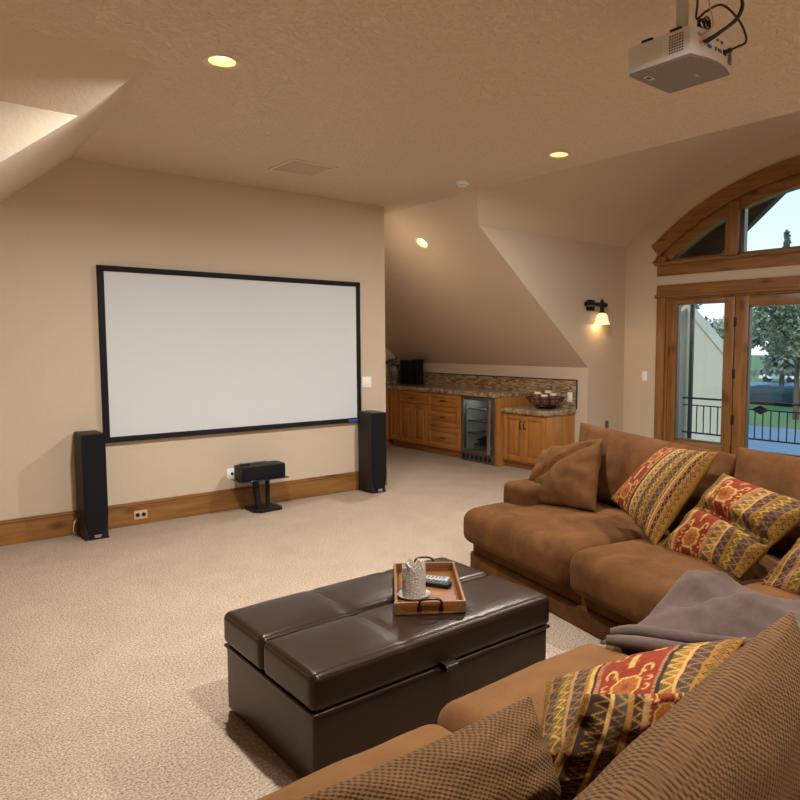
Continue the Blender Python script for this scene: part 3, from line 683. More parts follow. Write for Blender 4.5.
def plate(name, label, cat, c, n_axis, w, h, gang=1, mat='white_plastic', kind='switch'):
    """wall plate; n_axis: 'y' faces -y, 'x' faces -x"""
    o = thing(name, label, cat, c)
    ex = Vector((1, 0, 0)) if n_axis == 'y' else Vector((0, -1, 0)); nn = Vector((0, -1, 0)) if n_axis == 'y' else Vector((-1, 0, 0))
    def bx(cu, cz, hw, hh, d0, d1, r=.001):
        a = Vector(c) + ex * (cu - hw) + Vector((0, 0, cz - hh)) + nn * d0; b = Vector(c) + ex * (cu + hw) + Vector((0, 0, cz + hh)) + nn * d1
        return M().box(a, b, r)
    bx(0, 0, w / 2, h / 2, 0, .006, .002).build('cover_plate', mat, o)
    for i in range(gang):
        u = (i - (gang - 1) / 2) * .046
        if kind == 'switch': bx(u, 0, .016, .033, .006, .010).build('rocker', 'white_plastic', o)
        elif kind == 'outlet':
            for dz in (-.02, .02):
                s_ = bx(u, dz, .016, .014, .006, .009).build('socket', mat, o)
                bx(u - .006, dz + .002, .0015, .005, .009, .0095, .0003).build('slot', 'black_plastic', s_); bx(u + .006, dz + .002, .0015, .005, .009, .0095, .0003).build('slot', 'black_plastic', s_)
    return o
plate('light_switch', 'double white light switch on the wall right of the screen', 'switch', (4.123, YB, 1.15), 'y', .116, .116, 2)
plate('light_switch', 'single white light switch on the wall beside the patio door casing', 'switch', (XR, 5.075, 1.16), 'x', .075, .118, 1)
plate('wall_outlet', 'white outlet in the mosaic backsplash at the right end of the bar', 'outlet', (XK - .016, 5.655, .90), 'x', .075, .118, 1, kind='outlet')
plate('wall_outlet', 'small dark outlet on the dormer wall beside the back cushion', 'outlet', (7.10, YD, .545), 'y', .07, .10, 1, mat='dark_steel', kind='outlet')
# speaker terminal plate behind the centre speaker
o = plate('speaker_plate', 'white wall plate with wires behind the centre speaker', 'wall plate', (2.62, YB, .34), 'y', .115, .10, 0)
M().lathe([(.001, 0), (.012, 0), (.012, .01), (.001, .01)], 12, mat=Matrix.Translation((2.61, YB - .006, .34)) @ Matrix.Rotation(R(90), 4, 'X')).build('cable_port', 'black_plastic', o)
M().tube(spline([(2.61, YB - .014, .34), (2.66, YB - .03, .355), (2.72, YB - .02, .34), (2.78, YB - .04, .34)]), .003, 6).build('wire', 'cable_rubber', o)
# horizontal outlet set in the baseboard
o = thing('baseboard_outlet', 'wood coloured double outlet set into the baseboard near the left tower speaker', 'outlet', (1.78, YB - .02, .085))
M().box((1.725, YB - .027, .047), (1.835, YB - .02, .123), .002).build('cover_plate', 'almond_plastic', o)
for x in (1.755, 1.805):
    M().lathe([(.001, 0), (.017, 0), (.017, .003), (.001, .003)], 16, mat=Matrix.Translation((x, YB - .027, .085)) @ Matrix.Rotation(R(90), 4, 'X')).build('socket', 'black_plastic', o)

def tower(x0, label, wire):
    w, d, h = .172, .285, .848; y0 = 5.99
    t = thing('tower_speaker', label, 'speaker', (x0 + w / 2, y0 + d / 2, 0), 0, 'tower speakers')
    M().box((x0, y0 + .022, .012), (x0 + w, y0 + d, h), .012, 3).build('cabinet', 'speaker_vinyl', t)
    # grille with a curved lower edge
    n = 12; pts = [(x0 + .004, y0 + .022, h - .006), (x0 + w - .004, y0 + .022, h - .006), (x0 + w - .004, y0 + .022, .20)]
    for i in range(1, n): a = PI / 2 * i / n; pts.append((x0 + w - .004 - .062 * (1 - math.cos(a)) , y0 + .022, .20 - .165 * math.sin(a)))
    for i in range(n - 1, 0, -1): a = PI / 2 * i / n; pts.append((x0 + .004 + .062 * (1 - math.cos(a)), y0 + .022, .20 - .165 * math.sin(a)))
    pts.append((x0 + .004, y0 + .022, .20))
    M().slab(pts, (0, -.02, 0)).build('grille', 'speaker_cloth', t)
    M().slab([(x0 + .056, y0 + .002, .042), (x0 + w - .056, y0 + .002, .042), (x0 + w - .066, y0 + .002, .018), (x0 + .066, y0 + .002, .018)], (0, -.004, 0)).build('badge', 'silver', t)
    M().box((x0 - .002, y0 + .018, 0), (x0 + w + .002, y0 + d, .014), .003).build('plinth', 'black_plastic', t)
    if wire: M().tube(spline([(x0 + .02, y0 + d - .02, .16), (x0 - .03, y0 + d - .06, .12), (x0 - .045, y0 + d - .08, .05), (x0 - .01, y0 + d - .03, .004)]), .0025, 6).build('wire', 'can_trim', t)
tower(1.287, 'black tower speaker on the floor left of the projector screen', True)
tower(3.99, 'black tower speaker on the floor right of the projector screen', False)

# centre speaker and its stand
t = thing('speaker_stand', 'short black two column speaker stand under the screen', 'stand', (2.83, 6.12, 0))
M().slab([(2.69, 6.03, .0), (2.75, 5.965, .0), (2.96, 5.985, .0), (2.985, 6.05, .0), (2.965, 6.235, .0), (2.70, 6.235, .0)], (0, 0, .022)).build('base_plate', 'black_plastic', t)
M().tube([(2.775, 6.09, .02), (2.745, 6.09, .30)], .03, 14).build('column', 'black_plastic', t)
M().tube([(2.885, 6.13, .02), (2.885, 6.13, .30)], .021, 14).build('column', 'black_plastic', t)
M().box((2.56, 5.97, .298), (3.03, 6.20, .308), .003).build('top_plate', 'car_glass', t)
t = thing('centre_speaker', 'black horizontal centre speaker on its low stand', 'speaker', (2.785, 6.08, .308))
M().box((2.585, 6.01, .308), (3.01, 6.19, .438), .008, 2).build('cabinet', 'speaker_vinyl', t)
M().box((2.59, 5.992, .312), (3.005, 6.012, .434), .006, 2).build('grille', 'speaker_cloth', t)
t = thing('sensor_bar', 'thin grey sensor bar with black foot lying on the centre speaker', 'sensor bar', (2.77, 6.09, .438))
M().box((2.60, 6.07, .438), (2.69, 6.11, .454), .003).build('foot', 'black_plastic', t)
M().box((2.60, 6.08, .454), (2.86, 6.10, .463), .002, mat=None).build('bar', 'dark_steel', t)

# ================================================================ SCONCE
sx, sy, sz = 6.80, YD, 2.02
t = thing('wall_sconce', 'bronze wall sconce with lit frosted bell shade on dormer wall', 'wall lamp', (6.735, YD, 2.02))
M().box((6.665, YD - .02, 1.955), (6.805, YD, 2.085), .004).build('back_plate', 'black_metal', t)
M().tube([(6.735, YD, 2.02), (6.735, YD - .09, 2.025)], .016, 10).build('arm', 'black_metal', t)
M().tube([(6.56, YD - .09, 2.025), (6.915, YD - .09, 2.03)], .025, 12).build('crossbar', 'bronze', t)
for x in (6.56, 6.915): M().lathe([(.001, -.02), (.03, -.014), (.03, .014), (.001, .02)], 12, mat=Matrix.Translation((x, YD - .09, 2.028)) @ Matrix.Rotation(R(90), 4, 'Y')).build('finial', 'black_metal', t)
lxs = 6.855
M().lathe([(.001, 2.10), (.012, 2.095), (.022, 2.07), (.032, 2.03), (.026, 1.98), (.020, 1.96), (.034, 1.945), (.034, 1.925), (.001, 1.925)], 16, (lxs, YD - .09, 0)).build('holder', 'black_metal', t)
M().lathe([(.034, 1.93), (.058, 1.915), (.072, 1.885), (.078, 1.84), (.092, 1.805), (.100, 1.795), (.096, 1.795), (.088, 1.805), (.074, 1.84), (.067, 1.885), (.055, 1.908), (.034, 1.922)], 24, (lxs, YD - .09, 0), close=False).build('shade', 'shade_glass', t)
M().lathe([(.001, 1.92), (.018, 1.915), (.03, 1.88), (.03, 1.86), (.018, 1.84), (.001, 1.835)], 14, (lxs, YD - .09, 0)).build('bulb', 'lamp_glow', t)
d = bpy.data.lights.new('sconce_lamp', 'POINT'); d.energy = 0.9; d.color = (1, .68, .34); d.shadow_soft_size = .03
l = bpy.data.objects.new('lamp_light', d); COL.objects.link(l); l.parent = t; l.location = Vector((lxs, YD - .09, 1.79)) - Vector(t.location)

# ================================================================ BAR
XF = 6.125                                     # face of the main cabinets
def shaker(parent, nm, y0, y1, z0, z1, x, pull=None, raised=True):
    """a door or drawer front facing -x, with raised centre panel and pull"""
    fw = min(.06, (z1 - z0) * .28)
    mm = M().box((x - .02, y0, z0), (x, y0 + fw, z1), .003).box((x - .02, y1 - fw, z0), (x, y1, z1), .003).box((x - .02, y0 + fw, z1 - fw), (x, y1 - fw, z1), .003).box((x - .02, y0 + fw, z0), (x, y1 - fw, z0 + fw), .003)
    o = mm.build(nm, 'cabinet_z' if nm == 'door' else 'cabinet_y', parent)
    M().box((x - .010, y0 + fw - .002, z0 + fw - .002), (x, y1 - fw + .002, z1 - fw + .002)).box((x - .019, y0 + fw + .022, z0 + fw + .022), (x - .004, y1 - fw - .022, z1 - fw - .022), .008).build('panel', 'cabinet_z' if nm == 'door' else 'cabinet_y', o)
    if pull:
        kind, cy, cz = pull
        if kind == 'v': p = [(x - .02, cy, cz - .048), (x - .042, cy, cz - .040), (x - .048, cy, cz), (x - .042, cy, cz + .040), (x - .02, cy, cz + .048)]
        else: p = [(x - .02, cy - .048, cz), (x - .042, cy - .040, cz - .004), (x - .048, cy, cz - .008), (x - .042, cy + .040, cz - .004), (x - .02, cy + .048, cz)]
        M().tube(spline(p, 4), .007, 6).build('handle', 'bronze', o)
    return o
def base_cab(name, label, y0, y1, x, ztop, toe=.1):
    o = thing(name, label, 'cabinet', ((x + XK) / 2, (y0 + y1) / 2, 0))
    M().box((x, y0, toe), (XK - .002, y1, ztop), .002).build('body', 'cabinet_z', o)
    M().box((x + .06, y0, 0), (XK - .002, y1, toe)).build('toe_kick', 'cabinet_y', o)
    return o
ZT = .873
c = base_cab('base_cabinet', 'oak base cabinet with two doors on the low counter end of the bar', 5.585, 6.318, 6.195, .693, .075)
ym = (5.60 + 6.30) / 2
shaker(c, 'door', ym + .002, 6.305, .10, .685, 6.195, ('v', ym + .035, .56)); shaker(c, 'door', 5.60, ym - .002, .10, .685, 6.195, ('v', ym - .035, .56))
e_ = thing('end_panel', 'oak end panel beside the wine cooler carrying the counter', 'panel', (6.4, 6.36, 0))
M().box((6.115, 6.322, 0), (XK - .002, 6.398, ZT), .002).build('board', 'cabinet_z', e_)
c = base_cab('drawer_cabinet', 'oak drawer cabinet with three drawers left of the wine cooler', 7.062, 7.772, XF, ZT)
yc = 7.417
shaker(c, 'drawer', 7.085, 7.762, .70, .86, XF, ('h', yc, .78)); shaker(c, 'drawer', 7.085, 7.762, .415, .69, XF, ('h', yc, .555)); shaker(c, 'drawer', 7.085, 7.762, .115, .405, XF, ('h', yc, .265))
c = base_cab('sink_cabinet', 'oak cabinet with two doors under one wide drawer front', 7.774, 8.472, XF, ZT)
shaker(c, 'drawer', 7.785, 8.462, .70, .86, XF, ('h', 8.12, .78)); shaker(c, 'door', 7.785, 8.121, .115, .69, XF); shaker(c, 'door', 8.126, 8.462, .115, .69, XF)
c = base_cab('narrow_cabinet', 'narrow single door oak cabinet in the dark inner corner of the bar', 8.474, 8.72, XF, ZT)
shaker(c, 'door', 8.484, 8.712, .115, .86, XF)
c = thing('return_cabinet', 'oak return cabinet at the far end of the bar, half hidden by the screen wall', 'cabinet', (5.8, 8.98, 0))
M().box((5.1, 8.725, .1), (XK - .01, YEND - .002, ZT), .002).build('body', 'cabinet_z', c); M().box((5.1, 8.78, 0), (XK - .01, YEND - .002, .1)).build('toe_kick', 'cabinet_x', c)
M().box((5.5, 8.705, .115), (6.09, 8.725, .86), .003).build('door', 'cabinet_z', c)
def stone_edge(mm, pts, z0, z1):
    """slab with a chiselled edge"""
    loop = []
    for i, p in enumerate(pts):
        a, b = Vector(p), Vector(pts[(i + 1) % len(pts)]); k = max(1, int((b - a).length / .035))
        for j in range(k): loop.append(a + (b - a) * (j / k))
    nn = len(loop); ctr = sum(loop, Vector((0, 0))) / nn; vs = []; fs = []
    lev = [(z1, .008), (z1 - .008, 0), ((z0 + z1) / 2, -.004), (z0 + .008, 0), (z0, .006)]
    for z, ins in lev:
        for q in loop:
            d = (ctr - q).normalized(); jit = random.uniform(-.004, .004) if z != z1 else 0
            vs.append((q.x + d.x * (ins + jit), q.y + d.y * (ins + jit), z))
    for l_ in range(len(lev) - 1):
        for i in range(nn): fs.append((l_ * nn + i, l_ * nn + (i + 1) % nn, (l_ + 1) * nn + (i + 1) % nn, (l_ + 1) * nn + i))
    fs.append(tuple(range(nn))); fs.append(tuple((len(lev) - 1) * nn + i for i in reversed(range(nn))))
    return mm.add(vs, fs)
m = stone_edge(M(), [(XK - .018, 6.322), (6.098, 6.322), (6.098, 8.70), (5.08, 8.70), (5.08, YEND - .004), (XK - .018, YEND - .004)], ZT, .937)
# concave L outline: build as two abutting slabs in one top
m = M(); stone_edge(m, [(XK - .018, 6.322), (6.098, 6.322), (6.098, 8.71), (XK - .018, 8.71)], ZT, .937); stone_edge(m, [(XK - .018, 8.70), (5.08, 8.70), (5.08, YEND - .006), (XK - .018, YEND - .006)], ZT, .937)
tag(m.build('countertop', 'granite', angle=25), 'long brown granite bar countertop with rough chiselled edge', 'countertop')
m = M(); stone_edge(m, [(XK - .018, 5.565), (6.15, 5.565), (6.15, 6.318), (XK - .018, 6.318)], .694, .757)
tag(m.build('countertop', 'granite', angle=25), 'short lower granite counter at the right end of the bar', 'countertop')
# mosaic backsplash
bs = thing('mosaic_backsplash', 'narrow brown stone mosaic backsplash with dark top edge behind the bar', 'backsplash', (XK, 7.3, .76))
M().box((XK - .008, 6.322, .937), (XK, YEND - .002, 1.105)).box((XK - .008, 5.562, .757), (XK, 6.322, 1.105)).build('grout_bed', 'grout', bs, smooth=False)
M().box((XK - .018, 5.555, 1.105), (XK, YEND - .002, 1.118), .003).box((XK - .018, 5.548, .757), (XK, 5.562, 1.118), .003).build('top_edge', 'pencil_trim', bs)
rows = [M() for _ in range(5)]
z = .760; ri = 0
while z < 1.10:
    hh = random.choice((.014, .017, .022, .011)); y = 5.565 if z < .937 else 5.565
    ymax = 6.32 if z + hh < .94 else YEND - .004
    while y < ymax - .01:
        w = random.uniform(.03, .11); y2 = min(y + w, ymax); rows[random.randrange(5)].box((XK - .008 - random.uniform(.003, .008), y, z), (XK - .006, y2 - .002, min(z + hh, 1.104) - .0018)); y = y2
    z += hh
for i, r_ in enumerate(rows): o = r_.build('mosaic_tiles', 'mosaic_%d' % i, bs, smooth=False); o['kind'] = 'stuff'

# wine cooler
wy0, wy1 = 6.402, 7.058; wx = 6.115
wc = thing('wine_cooler', 'stainless steel glass door wine cooler under the bar counter', 'wine cooler', (6.4, (wy0 + wy1) / 2, 0))
M().box((wx + .06, wy0, .0), (wx + .07 + .5, wy0 + .02, ZT)).box((wx + .06, wy1 - .02, 0), (wx + .57, wy1, ZT)).box((wx + .06, wy0, ZT - .02), (wx + .57, wy1, ZT - .001)).box((wx + .06, wy0, 0), (wx + .57, wy1, .10)).box((wx + .55, wy0, 0), (wx + .57, wy1, ZT - .001)).build('cabinet_shell', 'cooler_lining', wc)
dz0, dz1 = .115, .862; ft = .045
dr = M().box((wx, wy0 + .012, dz0), (wx + .05, wy0 + .012 + ft, dz1), .004).box((wx, wy1 - .012 - ft, dz0), (wx + .05, wy1 - .012, dz1), .004).box((wx, wy0 + .012 + ft, dz1 - ft), (wx + .05, wy1 - .012 - ft, dz1), .004).box((wx, wy0 + .012 + ft, dz0), (wx + .05, wy1 - .012 - ft, dz0 + ft), .004).build('door', 'dark_steel', wc)
M().box((wx + .02, wy0 + .012 + ft - .004, dz0 + ft - .004), (wx + .026, wy1 - .012 - ft + .004, dz1 - ft + .004)).build('pane', 'cooler_glass', dr, smooth=False)
hy = wy0 + .055
M().box((wx - .055, hy - .028, dz0 + .02), (wx - .04, hy + .028, dz1 - .02), .005, 2).build('handle', 'steel', dr)
for z in (dz0 + .10, dz1 - .10): M().tube([(wx - .045, hy, z), (wx, hy, z)], .01, 10).build('handle_post', 'steel', dr)
M().box((wx + .005, wy0 + .012, .005), (wx + .05, wy1 - .012, .11), .003).build('toe_grille', 'dark_steel', wc)
for i in range(7):
    y = wy0 + .06 + i * .085; M().box((wx + .002, y, .03), (wx + .007, y + .055, .09), .002).build('grille_slot', 'black_plastic', wc)
M().box((wx + .12, wy0 + .06, ZT - .032), (wx + .15, wy1 - .06, ZT - .0205), .002).build('added_fill_strip', 'cooler_fill_glow', wc)  # added glowing strip, lifts the dark cooler interior
d = bpy.data.lights.new('cooler_fill_lamp', 'AREA'); d.shape = 'RECTANGLE'; d.size = .05; d.size_y = .45; d.energy = .8; d.color = (.95, 1, .96)  # fill lamp added inside the cooler
l = bpy.data.objects.new('lamp_light', d); COL.objects.link(l); l.parent = wc; l.location = Vector((wx + .2, (wy0 + wy1) / 2, ZT - .034)) - Vector(wc.location)
for z in (.36, .52, .68):
    r_ = M().box((wx + .10, wy0 + .04, z), (wx + .13, wy1 - .04, z + .018), .002)
    for j in range(9): y = wy0 + .06 + j * .066; r_.box((wx + .13, y, z + .004), (wx + .52, y + .012, z + .012))
    r_.build('rack', 'vent_slot', wc)
for row, (z, k) in enumerate(((.185, 5), (.255, 4))):
    for j in range(k):
        y = wy0 + .10 + j * .11 + row * .05
        b_ = M().lathe([(.001, 0), (.038, .0), (.038, .20), (.030, .235), (.015, .265), (.014, .32), (.001, .32)], 12, mat=Matrix.Translation((wx + .47, y, z + .02)) @ Matrix.Rotation(R(-90), 4, 'Y')).build('wine_bottle', 'bottle_dark')
        tag(b_, 'dark wine bottle lying in the bottom of the wine cooler', 'bottle', 'bottles in the wine cooler')

# wire basket of candles on the low counter
bx_, by_, bz_ = 6.44, 5.83, .757
t = thing('wire_basket', 'black wire bowl holding five candles on the low granite counter', 'basket', (bx_, by_, bz_))
def ring(r, z, rad=.004): return M().tube([(bx_ + r * math.cos(2 * PI * i / 32), by_ + r * math.sin(2 * PI * i / 32), z) for i in range(32)], rad, 6, closed=True)
ring(.235, bz_ + .135, .006).build('rim', 'iron', t); ring(.195, bz_ + .085).build('wire_hoop', 'iron', t); ring(.135, bz_ + .045).build('wire_hoop', 'iron', t); ring(.10, bz_ + .006, .006).build('foot_ring', 'iron', t)
for k in range(14):
    a = 2 * PI * k / 14; a2 = a + .18
    pts = [(bx_ + r_ * math.cos(a + (a2 - a) * (r_ / .235)), by_ + r_ * math.sin(a + (a2 - a) * (r_ / .235)), bz_ + z) for r_, z in ((.10, .008), (.12, .03), (.165, .062), (.21, .10), (.235, .135))]
    M().tube(pts, .0038, 5).build('spoke', 'iron', t)
M().lathe([(.001, .05), (.135, .05), (.14, .056), (.001, .056)], 24, (bx_, by_, bz_)).build('plate', 'iron', t)
for k, (dx, dy, hh) in enumerate(((.02, .13, .13), (-.08, .06, .15), (-.075, -.05, .12), (.03, -.10, .135), (.07, .02, .16))):
    c_ = thing('candle', 'brown and white pillar candle in the wire bowl, ' + ['leftmost', 'second from left', 'shortest, front', 'rightmost', 'tallest, at the back'][k], 'candle', (bx_ + dx, by_ + dy, bz_ + .056), 0, 'candles in the wire bowl')
    M().lathe([(.001, 0), (.042, 0), (.042, hh * .84), (.001, hh * .84)], 16, c_.location).build('brown_wax', 'candle_wax_brown', c_)
    M().lathe([(.001, hh * .84), (.042, hh * .84), (.042, hh), (.034, hh + .004), (.020, hh - .006), (.001, hh - .006)], 16, c_.location).build('white_wax', 'candle_wax_white', c_)
    M().tube([(c_.location.x, c_.location.y, c_.location.z + hh - .006), (c_.location.x + .003, c_.location.y, c_.location.z + hh + .01)], .0015, 5).build('wick', 'black_plastic', c_)
# vase with dark dried leaves, two black boxes at the far end
vx, vy, vz = 6.46, 9.06, .937
t = thing('vase', 'dark glazed vase with dried dark foliage at the far end of the bar', 'vase', (vx, vy, vz))
M().lathe([(.001, 0), (.055, 0), (.05, .02), (.04, .05), (.07, .12), (.085, .19), (.075, .25), (.045, .285), (.06, .30), (.052, .30), (.035, .28), (.001, .27)], 20, (vx, vy, vz)).build('body', 'vase_glaze', t)
fo = M()
for i in range(60):
    a = random.uniform(0, 2 * PI); r_ = random.uniform(.02, .16); z = vz + .30 + random.uniform(0, .10) - r_ * .25
    p = Vector((vx + r_ * math.cos(a), vy + r_ * math.sin(a), z)); u = Vector((random.gauss(0, 1), random.gauss(0, 1), random.gauss(0, .5))).normalized() * .045; w = u.cross(Vector((0, 0, 1))).normalized() * .02
    fo.add([p - u, p + w, p + u, p - w, p + Vector((0, 0, .006))], [(0, 1, 4), (1, 2, 4), (2, 3, 4), (3, 0, 4), (0, 3, 2, 1)])
o = fo.build('foliage', 'dried_leaf', t, smooth=False); o['kind'] = 'stuff'
for k, (y0, y1, x0, hh_, lb) in enumerate(((8.56, 8.82, 6.40, 1.31, 'wider black bookshelf speaker on the far end of the bar, next to the vase'), (8.44, 8.548, 6.44, 1.32, 'narrow black bookshelf speaker on the far end of the bar, nearest the wine cooler'))):
    t = thing('bookshelf_speaker', lb, 'speaker', (x0 + .06, (y0 + y1) / 2, .937), 0, 'black boxes on the bar')
    M().box((x0, y0, .937), (x0 + .12, y1, hh_), .006, 2).build('cabinet', 'black_box', t); M().box((x0 - .012, y0 + .008, .945), (x0, y1 - .008, hh_ - .008), .004).build('grille', 'speaker_cloth', t)
# loose wire poking out of the dark slope
t = thing('loose_wire', 'loose electrical wire hanging from the dark part of the slope', 'wire', (4.93, 7.55, slope_z(4.93)))
b0 = Vector(t.location)
M().tube(spline([b0, b0 + Vector((-.02, .0, -.03)), b0 + Vector((-.03, -.03, -.09))]), .006, 6).build('sheath', 'cable_rubber', t)
M().tube(spline([b0 + Vector((-.03, -.03, -.09)), b0 + Vector((-.03, -.03, -.16)), b0 + Vector((-.045, -.0, -.24))]), .004, 6).build('bare_wire', 'copper_wire', t)

# ================================================================ OTTOMAN
OX0, OX1, OY0, OY1 = 1.100, 2.300, 2.03, 2.80
ot = thing('storage_ottoman', 'large dark brown leather storage ottoman with split lid', 'ottoman', ((OX0 + OX1) / 2, (OY0 + OY1) / 2, 0))
def leather_block(a, b, r, crown, nm, seams=()):
    a, b = Vector(a), Vector(b); c_ = (a + b) / 2; h = (b - a) / 2
    mm = soft(c_, h, r, 4, nm, crown, .0010, 3)
    if seams:
        nv_ = []
        for p in mm.v:
            z = p[2]
            for sxm in seams:
                dd = abs(p[0] - sxm)
                if dd < .03 and p[2] > c_.z: z -= .005 * (1 - dd / .03)
            nv_.append((p[0], p[1], z))
        mm.v = nv_
    return mm
leather_block((OX0 + .012, OY0 + .012, .012), (OX1 - .012, OY1 - .005, .295), .018, 0, (14, 10, 4)).build('body', 'leather', ot)
xs1, xs2 = OX0 + .40, OX0 + .80; ysplit = 2.425
lz0, lz1 = .298, .436
for nm_, y0, y1 in (('near', OY0, ysplit - .004), ('far', ysplit + .004, OY1)):
    o = leather_block((OX0, y0, lz0), (OX1, y1, lz1), .030, .012, (42, 14, 4), (xs1, xs2)).build('lid_half', 'leather', ot)
    for x in (xs1, xs2):
        pts = []
        for i in range(25):
            f = -1 + 2 * i / 24; yy = (y0 + y1) / 2 + f * ((y1 - y0) / 2 - .022)
            pts.append((x, yy, lz1 + .012 * (1 - abs(f) ** 4) * .98 - .0048))
        M().tube(pts, .0016, 5).build('seam', 'stitch', o)
    yf = y0 if nm_ == 'near' else y1
    for yy, sg in ((y0, 1), (y1, -1)):
        M().tube([(OX0 + .03, yy + sg * .006, lz1 - .012), (OX1 - .03, yy + sg * .006, lz1 - .012)], .003, 6).build('piping', 'leather', o)
    for xx, sg in ((OX0, 1), (OX1, -1)):
        M().tube([(xx + sg * .006, y0 + .03, lz1 - .012), (xx + sg * .006, y1 - .03, lz1 - .012)], .003, 6).build('piping', 'leather', o)
M().box((OX0 + .004, OY0 + .004, .282), (OX1 - .004, OY1 - .002, .297), .006, 2).build('body_rim', 'leather', ot)
for x, y in ((OX0 + .08, OY0 + .08), (OX1 - .08, OY0 + .08), (OX0 + .08, OY1 - .08), (OX1 - .08, OY1 - .08)):
    M().lathe([(.02, 0), (.025, .013)], 12, (x, y, 0)).build('foot', 'black_plastic', ot)
lo = []
for i in range(13):
    a = -PI / 2 + PI * i / 12; lo.append((OY0 - .012 - .030 * math.cos(a), .305 + .016 * math.sin(a)))
mm = M(); vs = []; fs = []
lo = [(OY0 + .005, .289)] + lo + [(OY0 + .005, .321)]
for (y, z) in lo:
    for x in (1.655, 1.715): vs.append((x, y, z))
k0 = len(vs)
for (y, z) in lo:
    for x in (1.655, 1.715): vs.append((x, y + .004, z * .82 + .305 * .18))
nl_ = len(lo)
for i in range(nl_ - 1): fs += [(2 * i, 2 * i + 1, 2 * i + 3, 2 * i + 2), (k0 + 2 * i, k0 + 2 * i + 2, k0 + 2 * i + 3, k0 + 2 * i + 1), (2 * i, 2 * i + 2, k0 + 2 * i + 2, k0 + 2 * i), (2 * i + 1, k0 + 2 * i + 1, k0 + 2 * i + 3, 2 * i + 3)]
mm.add(vs, fs).build('pull_tab', 'leather', ot, angle=60)

# ---- tray and what it holds
TZ = .449
ta = math.atan2(2.10 - 2.265, 1.845 - 1.61); tw, tl = .292, .525
fl = Vector((1.605, 2.262)); ux = Vector((math.cos(ta), math.sin(ta))); uy = Vector((-ux.y, ux.x))
tc_ = fl + ux * (tw / 2) + uy * (tl / 2)
tr_ = thing('serving_tray', 'square edged wooden serving tray with black handles on the ottoman', 'tray', (tc_.x, tc_.y, TZ), ta)
hw, hl, hh = tw / 2, tl / 2, .052
M().box((-hw, -hl, 0), (hw, hl, .010), .002).build('bottom', 'tray_wood', tr_, world=False)
for a, b in (((-hw, -hl, .008), (hw, -hl + .012, hh)), ((-hw, hl - .012, .008), (hw, hl, hh)), ((-hw, -hl + .012, .008), (-hw + .012, hl - .012, hh)), ((hw - .012, -hl + .012, .008), (hw, hl - .012, hh))):
    M().box(a, b, .003).build('side', 'tray_wood', tr_, world=False)
for sy_ in (-1, 1):
    y = sy_ * hl; pts = [(-.045, y + sy_ * .004, hh - .026), (-.045, y + sy_ * .010, hh + .002), (-.032, y + sy_ * .016, hh + .015), (0, y + sy_ * .018, hh + .019), (.032, y + sy_ * .016, hh + .015), (.045, y + sy_ * .010, hh + .002), (.045, y + sy_ * .004, hh - .026)]
    mm = M().tube(spline(pts, 4), .0045, 8)
    for x in (-.045, .045): mm.lathe([(.001, -.004), (.010, -.003), (.010, .003), (.001, .004)], 10, mat=Matrix.Translation((x, y + sy_ * .003, hh - .028)) @ Matrix.Rotation(R(90), 4, 'X'))
    mm.build('handle', 'black_metal', tr_, world=False)
    for sx_ in (-1, 1):
        pts = [(sx_ * hw, y, .004), (sx_ * (hw - .05), y, .004), (sx_ * hw, y, hh - .002)]
        M().slab(pts, (0, sy_ * .0015, 0)).box((sx_ * hw, y, .004), (sx_ * (hw + .0015), y - sy_ * .03, hh - .003)).build('corner_bracket', 'brass_old', tr_, world=False)
def on_tray(x, y): p = tc_ + ux * x + uy * y; return (p.x, p.y, TZ + .010)
p = on_tray(-.062, -.075)
ds = thing('candle_dish', 'round clear glass dish under the crystal candle holder', 'dish', p)
M().lathe([(.001, .0), (.058, 0), (.070, .008), (.072, .013), (.066, .011), (.055, .006), (.001, .006)], 28, p).build('plate', 'dish_glass', ds)
ch = thing('candle_holder', 'chunky crystal rock candle holder with jagged rim on the tray', 'candle holder', (p[0], p[1], p[2] + .006))
mm = M(); n_ = 40; vs = []; fs = []
prof_o = [(.050, 0), (.053, .02), (.051, .05), (.053, .08), (.050, .11), (.050, .135)]
def jag(j): return .012 * math.sin(j * .9) + .010 * math.sin(j * 2.3 + 1) - (.022 if 10 < j < 17 else 0)
for k, (r_, z) in enumerate(prof_o + [(.038, .135), (.036, .10), (.001, .095)]):
    for j in range(n_):
        a = 2 * PI * j / n_; rr = r_ + (random.uniform(-.003, .003) if k < 6 and r_ > .01 else 0); zz_ = z + (jag(j) if k in (5, 6) else jag(j) * .4 if k == 4 else 0)
        vs.append((p[0] + rr * math.cos(a), p[1] + rr * math.sin(a), p[2] + .006 + zz_))
for k in range(8):
    for j in range(n_): fs.append((k * n_ + j, k * n_ + (j + 1) % n_, (k + 1) * n_ + (j + 1) % n_, (k + 1) * n_ + j))
fs.append(tuple(range(n_ - 1, -1, -1)))
mm.add(vs, fs).build('rock_glass', 'crystal_rock', ch, angle=20)
M().lathe([(.001, .096), (.033, .096), (.033, .112), (.001, .108)], 18, (p[0], p[1], p[2] + .006)).build('wax', 'wick_wax', ch)
M().tube([(p[0], p[1], p[2] + .11), (p[0] + .004, p[1], p[2] + .13)], .002, 5).build('wick', 'black_plastic', ch)
